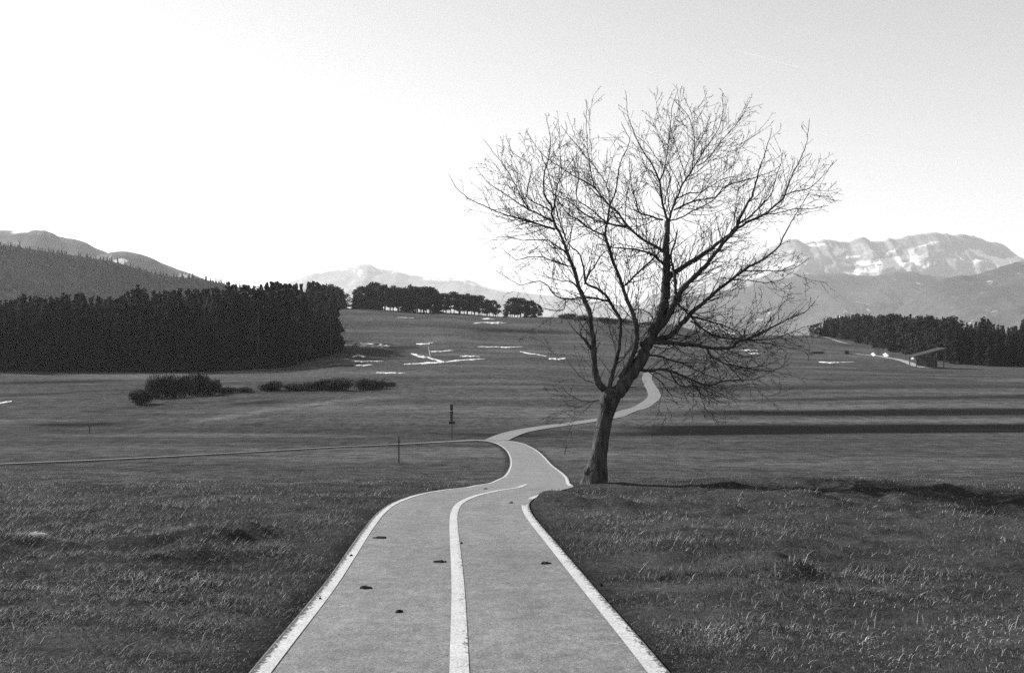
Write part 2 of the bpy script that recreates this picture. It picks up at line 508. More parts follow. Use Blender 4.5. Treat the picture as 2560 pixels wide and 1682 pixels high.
def build_ground():
    rad = [0.6]
    while rad[-1] < 12600:
        rad.append(rad[-1] * (1.0135 if rad[-1] < 700 else 1.05))
    rad = np.array(rad)
    a_front = np.linspace(-42, 42, 421)
    a_back = np.linspace(42, 318, 71)[1:-1]
    ang = np.radians(np.concatenate([a_front, a_back]))
    na = len(ang)
    X = np.outer(rad, np.sin(ang)); Y = np.outer(rad, np.cos(ang))
    Z = H(X.ravel(), Y.ravel())
    v = np.stack([X.ravel(), Y.ravel(), Z], 1)
    i = np.arange(len(rad) - 1)[:, None] * na; j = np.arange(na)[None]; j2 = (j + 1) % na
    f = np.stack([(i + j), (i + j2), (i + na + j2), (i + na + j)], -1).reshape(-1, 4)[:, ::-1]
    # close the centre
    c = len(v); v = np.vstack([v, [[0, 0, h1(0, 0)]]])
    me = new_mesh('ground', v, np.ascontiguousarray(f), True)
    x, y = v[:, 0], v[:, 1]
    px = CX + FPX * x / np.maximum(y, 1.0)
    d = path_dist(x, y)
    # ploughed strips, painted gully shade and dark patches of the valley floor, pale dry strips
    soil_and_shade = np.zeros(len(v)); straw = np.zeros(len(v))
    wob = 3.0 * fbm(x * 0.02, y * 0.02, 5, 2)
    yy = y + wob - 0.10 * (x - 30)
    rr = sstep(1440, 1700, px)
    soil_and_shade = np.maximum(soil_and_shade, rr * sstep(110, 112.5, yy) * (1 - sstep(124, 126, yy)))
    soil_and_shade = np.maximum(soil_and_shade, rr * 0.95 * sstep(136, 139, yy) * (1 - sstep(147, 150, yy)) * sstep(1600, 1900, px))
    soil_and_shade = np.maximum(soil_and_shade, rr * 0.7 * sstep(168, 172, yy) * (1 - sstep(180, 184, yy)) * sstep(1700, 2100, px))
    soil_and_shade = np.maximum(soil_and_shade, rr * 0.5 * sstep(205, 210, yy) * (1 - sstep(222, 226, yy)))
    straw = np.maximum(straw, rr * 0.5 * (sstep(128, 130, yy) * (1 - sstep(131, 133, yy)) + sstep(149, 152, yy) * (1 - sstep(156, 159, yy))))
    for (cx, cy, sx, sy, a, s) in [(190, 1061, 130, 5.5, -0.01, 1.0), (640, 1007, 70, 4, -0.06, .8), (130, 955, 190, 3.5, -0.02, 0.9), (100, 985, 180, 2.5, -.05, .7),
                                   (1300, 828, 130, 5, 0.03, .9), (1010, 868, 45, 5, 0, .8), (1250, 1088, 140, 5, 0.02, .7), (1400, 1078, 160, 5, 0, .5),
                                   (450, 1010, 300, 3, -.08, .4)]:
        # image ellipses: gully shade painted into the ground colour, and other dark patches
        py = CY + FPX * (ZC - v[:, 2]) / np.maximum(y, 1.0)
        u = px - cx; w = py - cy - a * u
        soil_and_shade = np.maximum(soil_and_shade, s * np.exp(-(u / sx)**4 - (w / sy)**2) * (y > 95))
    py = CY + FPX * (ZC - v[:, 2]) / np.maximum(y, 1.0)
    ly = np.interp(px, [440, 560, 700, 800, 920, 1050], [1062, 1043, 1020, 1008, 996, 988])
    straw = np.maximum(straw, 1.0 * np.exp(-((py - ly) / 5.0)**2) * sstep(430, 560, px) * (1 - sstep(900, 1060, px)) * (y > 100))
    straw = np.maximum(straw, 0.5 * sstep(0.1, 0.8, fbm(x * 0.03, y * 0.12, 41, 3)) * sstep(40, 80, y))
    straw = np.maximum(straw, 0.35 * sstep(0.0, 0.8, fbm(x * 0.4, y * 0.5, 43, 3)) * (1 - sstep(40, 80, y)))
    straw *= sstep(1.3, 1.8, d)
    soil_and_shade = np.maximum(soil_and_shade, 0.75 * (1 - sstep(1.2, 1.75, d)) * (y < 120))
    soil_and_shade = np.maximum(soil_and_shade, 0.25 * (1 - sstep(18, 60, y)) * (y > -30))
    attr(me, 'soil_and_shade', soil_and_shade); attr(me, 'straw', straw)
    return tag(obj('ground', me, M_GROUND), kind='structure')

ground = build_ground()

def ribbon(name, xy, half, zoff, material, lateral=0.0, nc=5, rough=0.0):
    xy = np.asarray(xy, float)
    t = np.gradient(xy, axis=0); t /= np.linalg.norm(t, axis=1)[:, None] + 1e-9
    nrm = np.stack([t[:, 1], -t[:, 0]], 1)             # to the right of travel
    offs = np.linspace(-1, 1, nc)
    s = np.arange(len(xy)) * 1.0
    V = []; A = []
    for k, o in enumerate(offs):
        hw = half * o + lateral if np.isscalar(half) and np.isscalar(lateral) else (half * o + lateral)[:, None]
        if rough and k in (0, nc - 1):
            hw = (hw if np.isscalar(hw) else hw[:, 0]) + rough * fbm(s * 0.35, s * 0 + k * 9.1 + lateral, 77, 3)
            hw = hw[:, None] * np.ones((1, 2))
        q = xy + nrm * hw
        z = H(q[:, 0], q[:, 1]) + zoff
        V.append(np.column_stack([q, z])); A.append(np.full(len(xy), o))
    # a common height per cross-section keeps the sheet level across
    V = np.stack(V, 1); n = len(xy)
    v = V.reshape(-1, 3); a = np.stack(A, 1).ravel()
    i = np.arange(n - 1)[:, None] * nc; j = np.arange(nc - 1)[None]
    f = np.stack([i + j, i + j + 1, i + nc + j + 1, i + nc + j], -1).reshape(-1, 4)
    me = new_mesh(name, v, np.ascontiguousarray(f), True)
    attr(me, 'across', a)
    return obj(name, me, material)

PATH_HALF = 1.27
_i97 = next(i for i, q in enumerate(P1XY) if q[1] > 96.9)
WIDEN = 1 + 0.14 * np.exp(-((P1XY[:, 1] - 46) / 14.0) ** 2) * (np.arange(len(P1XY)) < _i97)
HALF1 = PATH_HALF * WIDEN
HALF1 = np.where(np.arange(len(P1XY)) > _i97, PATH_HALF * (0.26 + 0.74 * np.exp(-np.maximum(0, np.arange(len(P1XY)) - _i97) / 18.0)), HALF1)
cyc = tag(ribbon('cycle_path', P1XY, HALF1, 0.035, M_ASPHALT, nc=9), kind='structure')
tag(ribbon('far_path', P2XY, 1.25, 0.05, M_ASPHALT, nc=5), kind='structure')
def seg(xy, ymax_index): return xy[:ymax_index]
i_cl = next(i for i, q in enumerate(P1XY) if q[1] > 29.0)
i_ed = next(i for i, q in enumerate(P1XY) if q[1] > 97.0)
left_e = ribbon('edge_line', P1XY[:i_ed + 4], 0.062, 0.041, M_PAINT_L, -1.195 * WIDEN[:i_ed + 4], 3, 0.0)
right_e = ribbon('edge_line', P1XY[:i_ed - 10], 0.062, 0.041, M_PAINT_R, 1.195 * WIDEN[:i_ed - 10], 3, 0.0)
mid_l = ribbon('centre_line', P1XY[:i_cl], 0.06, 0.041, M_PAINT_C, 0.0, 3, 0.0)
for o in (left_e, right_e, mid_l):
    o.parent = cyc
left_e['label'] = 'worn white edge line on the left of the path'
right_e['label'] = 'white edge line on the right of the path'
mid_l['label'] = 'white centre line ending in the bend'

# ------------------------------------------------------------------ mountains, hills
def mountain(name, prof, D, depth, zbase, material, ncol=220, nrow=60, rough=0.12, scale=900.0, seed=1, snowfn=None, edge=0.01, back=0.6):
    xs = np.array([p[0] for p in prof], float); ys = np.array([p[1] for p in prof], float)
    f = pchip(xs, ys)
    px = np.linspace(xs[0], xs[-1], ncol)
    py = f(px) + edge * 0
    zr = ZC - (py - CY) / FPX * D
    zr = zr + edge * D * 0.02 * fbm(px * 0.045, px * 0 + seed, seed, 6)
    rows = np.concatenate([np.linspace(-back, 0, 8, endpoint=False), np.linspace(0, 1, nrow)])
    V = []; S = []
    for t in rows:
        Dt = D - t * depth
        X = (px - CX) / FPX * D * (1 - 0.25 * t * 0) 
        Y = np.full(ncol, Dt)
        fall = np.clip(1 - abs(t) ** 0.85, 0, 1) if t >= 0 else max(0.0, 1 + t / back)
        n = np.abs(fbm(X / scale, Y / scale, seed + 5, 7)) + 0.35 * np.abs(fbm(X / scale * 2.3 + Y / scale * 0.9, Y / scale * 1.7 - X / scale * 0.6, seed + 15, 6))
        z = zbase + (zr - zbase) * fall
        z = z - (zr - zbase) * rough * n * math.sin(math.pi * min(1, abs(t))) * 1.6
        V.append(np.stack([X, Y, z], 1))
        if snowfn is not None:
            # altitude as a fraction and column for placing snow fields
            S.append(snowfn(px, t, CY + FPX * (ZC - z) / Dt))
        else:
            S.append(np.zeros(ncol))
    V = np.concatenate(V); S = np.concatenate(S)
    nr = len(rows)
    i = np.arange(nr - 1)[:, None] * ncol; j = np.arange(ncol - 1)[None]
    fc = np.stack([i + j, i + j + 1, i + ncol + j + 1, i + ncol + j], -1).reshape(-1, 4)[:, ::-1]
    me = new_mesh(name, V, np.ascontiguousarray(fc), True)
    attr(me, 'snow', S)
    return tag(obj(name, me, material), kind='structure')

def blobs(lst):
    def fn(px, t, py):
        s = np.zeros_like(px)
        for (cx, cy, sx, sy, a, w) in lst:
            u = px - cx; q = py - cy - a * u
            s = np.maximum(s, w * np.exp(-(u / sx)**2 - (q / sy)**2))
        return s
    return fn

M_ROCK = mountain_material('hazy_rock', 0.16, 0.32)
M_ROCKFAR = mountain_material('far_rock', 0.2, 0.36)
M_FORESTSLOPE = mountain_material('forested_slope', 0.04, 0.08)

mountain('snowy_mountain', [(1400, 850), (1640, 735), (1800, 690), (1900, 640), (1985, 598), (2010, 607), (2060, 600), (2120, 609), (2155, 593), (2190, 602),
          (2240, 596), (2290, 586), (2340, 583), (2390, 588), (2430, 592), (2490, 608), (2530, 625), (2560, 648), (2640, 700), (2800, 760), (3000, 850)],
         8500, 2200, -60, M_ROCK, 640, 130, 0.17, 520, 3, blobs([
             (2085, 628, 22, 8, -0.2, 1.0), (2110, 642, 30, 5, -.1, .9), (2170, 652, 75, 6, -0.12, 1.0), (2150, 670, 70, 6, -0.2, 1.0), (2210, 630, 30, 5, -.5, .8),
             (2250, 650, 10, 16, -0.8, 1.0), (2265, 662, 16, 7, -.6, .9), (2200, 672, 25, 5, -.5, .8), (2300, 612, 40, 4, -.2, .7),
             (2420, 632, 18, 9, 0.3, .9), (2450, 645, 35, 5, 0.2, .8), (2500, 652, 60, 9, -0.12, 1.1), (2030, 612, 30, 4, -.1, .8), (2190, 698, 8, 4, 0, .8),
             (1940, 660, 60, 7, -.3, .7), (1870, 690, 60, 5, -.3, .6)]), edge=0.075)
mountain('mountain_foot', [(1450, 850), (1700, 745), (1850, 720), (1960, 695), (2080, 684), (2180, 690), (2270, 678), (2330, 690), (2385, 694), (2440, 700), (2700, 740)],
         6200, 1800, -60, M_FORESTSLOPE, 260, 40, 0.12, 500, 8, edge=0.03)
mountain('wooded_spur', [(2180, 850), (2320, 715), (2380, 692), (2440, 686), (2480, 674), (2520, 662), (2556, 653), (2600, 660), (2750, 700), (3000, 760)],
         4300, 1500, -60, M_FORESTSLOPE, 200, 40, 0.1, 400, 12, edge=0.025)
mountain('pale_mountain', [(560, 760), (700, 715), (785, 682), (830, 674), (870, 668), (900, 660), (920, 659), (945, 671), (990, 676), (1040, 688), (1100, 692), (1160, 698),
          (1220, 715), (1280, 728), (1400, 742), (1550, 762), (1750, 790)],
         11500, 2500, -60, M_ROCKFAR, 300, 60, 0.1, 900, 17, blobs([(820, 676, 60, 4, -.15, .9), (905, 682, 8, 9, 0, .9), (1100, 697, 70, 5, .05, 1.0), (990, 680, 60, 4, .1, .8), (1220, 718, 60, 4, .2, .9)]), edge=0.02)
mountain('distant_hill', [(-500, 600), (-200, 585), (0, 577), (60, 574), (110, 576), (150, 592), (205, 602), (240, 620), (270, 634), (320, 668), (420, 740), (520, 800)],
         3600, 1200, -60, M_FORESTSLOPE, 200, 40, 0.1, 350, 23, blobs([(62, 576, 20, 3, 0, .9), (222, 617, 4, 2, 0, 1.2)]), edge=0.03)
mountain('distant_hill', [(120, 690), (200, 655), (262, 634), (300, 628), (345, 634), (380, 646), (430, 668), (475, 684), (560, 720), (700, 780)],
         3000, 1000, -60, M_FORESTSLOPE, 160, 40, 0.1, 350, 27, blobs([(300, 648, 9, 2.6, 0.25, 1.3), (318, 652, 16, 2.6, 0.14, 1.3), (292, 645, 10, 2.0, .35, 1.2)]), edge=0.015)
HPROF = [(-700, 560), (-300, 575), (0, 612), (100, 626), (200, 641), (280, 654), (360, 676), (430, 692), (500, 697), (540, 706), (640, 728), (800, 770), (950, 800)]
ridge = mountain('forested_ridge', HPROF, 1500, 620, -42, M_HILLFOREST, 160, 40, 0.05, 200, 31, edge=0.0)

def small_conifer_field(name, spots, hts, material, label, tiers=3, n=6):
    V = []; F = []
    base = 0
    for (x, y, z), h in zip(spots, hts):
        r = h * random.uniform(0.16, 0.26)
        for k in range(tiers):
            z0 = z + h * (0.05 + 0.3 * k); z1 = z + h * (0.5 + 0.25 * k) if k < tiers - 1 else z + h
            rr = r * (1 - 0.28 * k)
            a0 = random.random() * 6.28
            V.append((x + random.uniform(-.1, .1) * r, y, z1))
            for q in range(n):
                w = a0 + q * 2 * math.pi / n
                jr = rr * random.uniform(0.6, 1.25)
                V.append((x + jr * math.cos(w), y + jr * math.sin(w), z0 + random.uniform(-.06, .06) * h))
            for q in range(n):
                F.append((base, base + 1 + q, base + 1 + (q + 1) % n))
            base += n + 1
    me = new_mesh(name, np.array(V), np.array(F, np.int32))
    return tag(obj(name, me, material), label, 'forest', kind='stuff')

hv = np.empty(len(ridge.data.vertices) * 3); ridge.data.vertices.foreach_get('co', hv); hv = hv.reshape(-1, 3)
spots = []; hts = []
ncol_r, nrow_r = 160, 48
gridv = hv.reshape(nrow_r, ncol_r, 3)
for _ in range(13000):
    r_ = 5 + (nrow_r - 12) * random.random() ** 1.3; c_ = random.uniform(0, ncol_r - 2)
    i, j = int(r_), int(c_); u, w = r_ - i, c_ - j
    p = gridv[i, j] * (1-u) * (1-w) + gridv[i+1, j] * u * (1-w) + gridv[i, j+1] * (1-u) * w + gridv[i+1, j+1] * u * w
    spots.append((p[0], p[1], p[2] - 1)); hts.append(random.uniform(6, 10.5))
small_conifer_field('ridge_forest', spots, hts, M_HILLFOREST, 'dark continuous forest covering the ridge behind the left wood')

# ------------------------------------------------------------------ trees of the woods
def conifer_mesh(seed, whorls=24, per=10, round_top=False):
    rd = random.Random(seed)
    V = []; F = []
    for w in range(whorls):
        t = (w + rd.random() * 0.6) / whorls
        z = 0.04 + 0.95 * t
        r = 0.17 * (1 - t) ** 0.75 * (0.8 + 0.4 * rd.random()) + 0.008
        for k in range(per if t < 0.8 else per // 2 + 1):
            a = rd.random() * 6.283; L = r * rd.uniform(0.6, 1.15)
            dx, dy = math.cos(a), math.sin(a); sx, sy = -dy, dx
            droop = -0.035 * (1 - t) - 0.25 * L * rd.random()
            wd = 0.22 * L + 0.006
            b = len(V)
            V += [(0, 0, z + 0.012), (dx*L*0.55 + sx*wd, dy*L*0.55 + sy*wd, z + droop*0.4), (dx*L, dy*L, z + droop),
                  (dx*L*0.55 - sx*wd, dy*L*0.55 - sy*wd, z + droop*0.4), (dx*L*0.5, dy*L*0.5, z - 0.035 + droop*0.6)]
            F += [(b, b+1, b+2), (b, b+2, b+3), (b, b+2, b+4)]
            for q in range(3):
                s = rd.choice((-1, 1)); u = rd.uniform(0.3, 0.9); l2 = L * rd.uniform(0.2, 0.4)
                b = len(V)
                x0, y0, z0 = dx*L*u, dy*L*u, z + droop*u
                V += [(x0 - dx*0.012, y0 - dy*0.012, z0 + .006), (x0 + dx*0.016, y0 + dy*0.016, z0 - .004),
                      (x0 + sx*s*l2 + dx*l2*0.5, y0 + sy*s*l2 + dy*l2*0.5, z0 - 0.02 - 0.2*l2)]
                F += [(b, b+1, b+2)]
    return new_mesh('conifer_crown', np.array(V), np.array(F, np.int32))

def pine_mesh(seed, n=1500, low=0.17, wide=0.19, leafy=1.0):
    rd = random.Random(seed); V = []; F = []
    cl = []
    for k in range(22):
        t = rd.random()
        z = low + (0.93 - low) * t
        rr = wide * math.sin(math.pi * (0.15 + 0.75 * t)) ** 0.8
        a = rd.random() * 6.283
        cl.append((rr * 0.75 * math.cos(a), rr * 0.75 * math.sin(a), z, rd.uniform(0.05, 0.10)))
    cl.append((0, 0, 0.92, 0.07))
    for i in range(n):
        cx, cy, cz, r = rd.choice(cl)
        d = Vector((rd.gauss(0, 1), rd.gauss(0, 1), rd.gauss(0, 0.7))); d = d.normalized() * r * rd.random() ** 0.4
        c = Vector((cx, cy, cz)) + d
        e1 = Vector((rd.gauss(0, 1), rd.gauss(0, 1), rd.gauss(0, 1))).normalized()
        e2 = e1.cross(Vector((rd.gauss(0, 1), rd.gauss(0, 1), rd.gauss(0, 1)))).normalized()
        s = rd.uniform(0.010, 0.022) * leafy
        b = len(V)
        V += [c + e1*s*1.5, c - e1*s + e2*s, c - e1*s - e2*s]
        F.append((b, b+1, b+2))
    return new_mesh('pine_crown', np.array([tuple(v) for v in V]), np.array(F, np.int32))

def trunk_mesh(h, r, name, forks=0, seed=0):
    mb = MB(); rd = random.Random(seed)
    pts = [(0, 0, -0.03), (rd.uniform(-.006, .006), rd.uniform(-.006, .006), h*0.35), (rd.uniform(-.01, .01), rd.uniform(-.01, .01), h*0.7), (0, 0, h)]
    mb.tube(pts, [r*1.3, r, r*0.7, r*0.2], 6)
    for k in range(forks):
        z = h * rd.uniform(0.45, 0.85); a = rd.random() * 6.28; L = rd.uniform(0.1, 0.2)
        mb.tube([(0, 0, z), (L*.5*math.cos(a), L*.5*math.sin(a), z + L*.35), (L*math.cos(a), L*math.sin(a), z + L*.8)], [r*.5, r*.35, r*.12], 4)
    return new_mesh(name, mb.v, mb.f, True)

CONI = [(conifer_mesh(100 + k), trunk_mesh(0.97, 0.011, 'conifer_trunk', 0, k)) for k in range(5)]
PINE = [(pine_mesh(200 + k), trunk_mesh(0.85, 0.011, 'pine_trunk', 5, 40 + k)) for k in range(5)]
BARE = None

def twig_crown_mesh(seed, n=520, low=0.2, wide=0.3):
    """leafless broadleaf crown: fine upward sprays"""
    rd = random.Random(seed); mb = MB()
    V = []; F = []
    for i in range(n):
        t = rd.random(); a = rd.random() * 6.283
        z = low + (0.85 - low) * t
        rr = wide * math.sin(math.pi * (0.2 + 0.7 * t)) * rd.random() ** 0.5
        c = Vector((rr*math.cos(a), rr*math.sin(a), z))
        d = Vector((math.cos(a)*0.6 + rd.gauss(0, .3), math.sin(a)*0.6 + rd.gauss(0, .3), 1.0)).normalized()
        L = rd.uniform(0.08, 0.2); s = d.cross(Vector((rd.gauss(0, 1), rd.gauss(0, 1), 0.1))).normalized() * 0.0035
        b = len(V)
        V += [c - s, c + s, c + d*L]
        F.append((b, b+1, b+2))
    return new_mesh('twig_crown', np.array([tuple(v) for v in V]), np.array(F, np.int32))

BARE = [(twig_crown_mesh(300 + k), trunk_mesh(0.8, 0.013, 'bare_trunk', 8, 70 + k)) for k in range(3)]

def plant_tree(kind, x, y, h, label, cat, group, wfac=1.0):
    lib, nm, cm = {'conifer': (CONI, 'conifer_tree', M_NEEDLE), 'pine': (PINE, 'pine_tree', M_PINE), 'bare': (BARE, 'bare_tree', M_SCRUB)}[kind]
    cmesh, tmesh = random.choice(lib)
    e = empty(nm, (x, y, h1(x, y) - 0.15), random.random() * 6.28)
    e.scale = (h * wfac, h * wfac, h)
    tag(e, label, cat, group)
    c = obj('crown', cmesh, cm, e); t = obj('trunk', tmesh, M_TRUNK, e)
    return e

def top_h(tab, px, D, x, y):
    py = np.interp(px, [t[0] for t in tab], [t[1] for t in tab])
    return ZC - (py - CY) / FPX * D - h1(x, y)

# left wood
LTOP = [(-400, 735), (0, 738), (60, 728), (110, 735), (150, 728), (200, 722), (250, 738), (300, 728), (350, 707), (400, 716), (450, 712), (520, 712),
        (560, 704), (640, 700), (700, 692), (740, 698), (790, 694), (815, 705), (835, 720)]
LFRONT = [(-420, 306), (0, 303), (300, 303), (520, 303), (690, 306), (740, 330), (790, 345), (832, 345)]
def front_D(tab, px): return float(np.interp(px, [t[0] for t in tab], [t[1] for t in tab]))
mass_sp = []; mass_h = []
cnt = 0
for row in range(4):
    px = -160 + row * 9
    while px < 838:
        D = front_D(LFRONT, px) + row * 7 + random.uniform(-2.5, 2.5)
        x, y = XY(px, D)
        h = top_h(LTOP, px, D, x, y) * (random.uniform(0.80, 1.03) if row else random.uniform(0.72, 0.98))
        kind = 'pine' if (px > 600 and random.random() < 0.55) else 'conifer'
        if px > 420 and random.random() < 0.1: kind = 'bare'
        zone = 'at the left end of' if px < 290 else ('behind the big thicket in front of' if px < 560 else 'towards the right end of')
        lab = {'conifer': 'tall dark spruce %s the left wood' % zone, 'pine': 'round-topped pine near the right end of the left wood',
               'bare': 'bare broadleaf tree among the spruces of the left wood'}[kind]
        plant_tree(kind, x, y, h, lab, 'tree', lab.replace('tall dark spruce', 'spruces').replace('round-topped pine', 'pines').replace('bare broadleaf tree', 'bare trees'),
                   {'conifer': 1.0, 'pine': 1.15, 'bare': 0.9}[kind])
        px += random.uniform(26, 40)
for _ in range(900):
    px = random.uniform(-420, 836) ; D = front_D(LFRONT, px) + random.uniform(14 if px > -160 else -2, 120)
    x, y = XY(px, D)
    if px > 700 and D > 420: continue
    mass_sp.append((x, y, h1(x, y) - 0.2)); mass_h.append(top_h(LTOP, px, D, x, y) * random.uniform(0.72, 0.97))
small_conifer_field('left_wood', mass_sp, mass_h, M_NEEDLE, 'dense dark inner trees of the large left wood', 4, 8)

# far row of pines on the crest
FTOP = [(790, 712), (820, 704), (850, 715), (868, 726), (885, 722), (910, 707), (950, 704), (975, 712), (1005, 711), (1050, 710), (1080, 718), (1100, 724), (1150, 730), (1200, 738),
        (1240, 750), (1253, 765), (1275, 744), (1300, 742), (1330, 748), (1352, 764)]
for row in range(3):
    px = 800 + row * 5
    while px < 1350:
        if not (1246 < px < 1262) and not (868 < px < 880 and row):
            D = 560 + row * 9 + random.uniform(-3, 3)
            x, y = XY(px, D)
            h = top_h(FTOP, px, D, x, y) * random.uniform(0.84, 1.04)
            side = px > 1258
            lab = 'pine in the small separate clump right of the far row' if side else ('small far pine in the left half of the row along the meadow crest' if px < 1020 else 'small far pine in the right half of the row along the meadow crest')
            plant_tree('pine' if random.random() < 0.8 else 'conifer', x, y, h, lab, 'tree', 'far clump of pines' if side else ('far row of pines, left' if px < 1020 else 'far row of pines, right'), 1.6)
        px += random.uniform(13, 21)

# right wood
RTOP = [(2040, 800), (2056, 792), (2090, 785), (2160, 780), (2250, 784), (2330, 783), (2385, 787), (2415, 800), (2435, 803), (2450, 788), (2462, 786), (2480, 800),
        (2505, 808), (2535, 812), (2550, 800), (2575, 782), (2650, 770), (2900, 770)]
RFRONT = [(2050, 600), (2100, 560), (2170, 505), (2250, 430), (2330, 385), (2450, 362), (2600, 352), (2950, 345)]
for row in range(4):
    px = 2052 + row * 8
    while px < 2700:
        D = front_D(RFRONT, px) + row * 8 + random.uniform(-3, 3)
        x, y = XY(px, D)
        h = top_h(RTOP, px, D, x, y) * (random.uniform(0.82, 1.03) if row else random.uniform(0.68, 0.96))
        kind = 'conifer' if (px > 2390 or random.random() < 0.35) else 'pine'
        lab = {'conifer': 'dark pointed spruce %s' % ('at the right end of the right wood' if px > 2450 else 'of the right wood behind and around the barn'), 'pine': 'dense pine on the long left flank of the right wood'}[kind]
        plant_tree(kind, x, y, h, lab, 'tree', 'right wood ' + kind + ('s right' if px > 2450 else 's'), 1.0 if kind == 'conifer' else 1.3)
        px += random.uniform(20, 34)
mass_sp = []; mass_h = []
for _ in range(500):
    px = random.uniform(2060, 3000); D = front_D(RFRONT, px) + random.uniform(16 if px < 2700 else 0, 110)
    x, y = XY(px, D)
    mass_sp.append((x, y, h1(x, y) - 0.2)); mass_h.append(top_h(RTOP, px, D, x, y) * random.uniform(0.75, 0.97))
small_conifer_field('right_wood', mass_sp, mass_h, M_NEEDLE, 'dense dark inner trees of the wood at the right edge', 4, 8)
# single trees near the right wood
for px, py, ht, kd, lab in [(2032, 842, 7.2, 'pine', 'little round pine standing alone left of the right wood'), (2047, 842, 8.0, 'pine', 'small pine touching the left tip of the right wood'),
                            (2197, 886, 6.0, 'bare', 'bare tree standing behind the two white boards'),
                            (1861, 842, 5.0, 'conifer', 'lone small dark conifer on the skyline behind the low branches')]:
    x, y, z = ray_ground(px, py + 1)
    plant_tree(kd, x, y, ht, lab, 'tree', None, 1.5 if kd == 'pine' else 1.2)

# ------------------------------------------------------------------ shrubs of the valley
def shrub_mesh(seed, n=2600, bare=0.5):
    """dome of fine twigs, unit radius 1 wide, 1 high"""
    rd = random.Random(seed); V = []; F = []
    lobes = [(rd.uniform(-.55, .55), rd.uniform(-.4, .4), rd.uniform(0.25, 0.5), rd.uniform(0.35, 0.55)) for _ in range(7)]
    for i in range(n):
        lx, ly, lz, lr = rd.choice(lobes)
        d = Vector((rd.gauss(0, 1), rd.gauss(0, 1), rd.gauss(0, 0.8))).normalized() * lr * rd.random() ** 0.45
        c = Vector((lx, ly, lz)) + d
        if c.z < 0: c.z = -c.z * 0.5
        u = Vector((d.x*0.8 + rd.gauss(0, .25), d.y*0.8 + rd.gauss(0, .25), 0.55)).normalized()
        L = rd.uniform(0.08, 0.22); s = u.cross(Vector((rd.gauss(0, 1), rd.gauss(0, 1), .1))).normalized() * rd.uniform(0.008, 0.028)
        b = len(V); V += [c - s, c + s, c + u*L]; F.append((b, b+1, b+2))
    return new_mesh('shrub_twigs', np.array([tuple(v) for v in V]), np.array(F, np.int32))

def stems_mesh(seed):
    rd = random.Random(seed); mb = MB()
    for k in range(9):
        a = rd.random() * 6.28; r = rd.uniform(0.25, 0.7)
        mb.tube([(0.15*r*math.cos(a), 0.15*r*math.sin(a), -0.05), (0.6*r*math.cos(a), 0.6*r*math.sin(a), 0.35), (r*math.cos(a), r*math.sin(a), 0.75)], [0.02, 0.014, 0.005], 4)
    return new_mesh('shrub_stems', mb.v, mb.f)

SHR = [(shrub_mesh(400 + k), stems_mesh(430 + k)) for k in range(5)]
def plant_shrub(px, py, w, h, label, group=None):
    x, y, z = ray_ground(px, py)
    e = empty('shrub', (x, y, z - 0.05), random.random() * 3)
    sx = w * 0.6 * y / FPX
    e.scale = (sx, sx * 0.8, 1.05 * h * y / FPX)
    tag(e, label, 'shrub', group)
    tm, sm = SHR[random.randrange(5)]
    obj('twigs', tm, M_SCRUB, e); obj('stem', sm, M_TWIG, e)
    return e
plant_shrub(350, 1011, 80, 40, 'low dark shrub nearest on the left, below the big thicket')
for k, (px, py, w, h) in enumerate([(395, 996, 90, 62), (440, 993, 85, 58), (485, 989, 90, 60), (525, 986, 60, 40)]):
    plant_shrub(px, py, w, h, 'tall leafless shrub of the big thicket in front of the left wood', 'shrubs of the big thicket')
for k, (px, py, w, h) in enumerate([(560, 983, 70, 17), (610, 981, 70, 14), (660, 977, 60, 18), (688, 976, 66, 24), (730, 976, 70, 18), (775, 976, 70, 22), (820, 976, 80, 30),
                                    (862, 976, 80, 31), (905, 975, 75, 30), (945, 972, 56, 27), (972, 966, 40, 12)]):
    plant_shrub(px, py, w, h, 'low rounded shrub in the dark hedge across the valley floor', 'shrubs of the low hedge')
plant_shrub(2040, 884, 40, 6, 'flat dark patch of scrub on the far right meadow')
plant_shrub(2117, 885, 18, 11, 'tiny pointed dark bush left of the white boards')
for k, px in enumerate([1420, 1465, 1510, 1560]):
    plant_shrub(px, 797 + k * 4, 70, 14, 'low scrub along the skyline behind the big tree', 'skyline scrub')

# ------------------------------------------------------------------ snow left on the far meadow
def snow_strip(pts, thick, label, group=None, n=40, jag=0.55):
    p = spline(pts, 2.0)
    V = []; F = []
    for i, q in enumerate(p):
        e = math.sin(math.pi * min(1, max(0, (i + 0.4) / len(p)))) ** 0.5
        th = thick * 0.85 * e
        a = th * 0.5 * (1 + jag * float(fbm(i * 0.14, thick, 55, 4))); b = th * 0.5 * (1 + jag * float(fbm(i * 0.14, thick + 7, 56, 4)))
        for dy in (-a, b):
            x, y, z = ray_ground(q[0], q[1] + dy)
            V.append((x, y, z + 0.12))
    for i in range(len(p) - 1):
        F.append((2*i, 2*i+1, 2*i+3, 2*i+2))
    me = new_mesh('snow_patch', V, F, True)
    o = obj('snow_patch', me, M_SNOW)
    # give the crust a body
    sd = o.modifiers.new('thickness', 'SOLIDIFY'); sd.thickness = 0.15; sd.offset = -1
    return tag(o, label, 'snow patch', group)

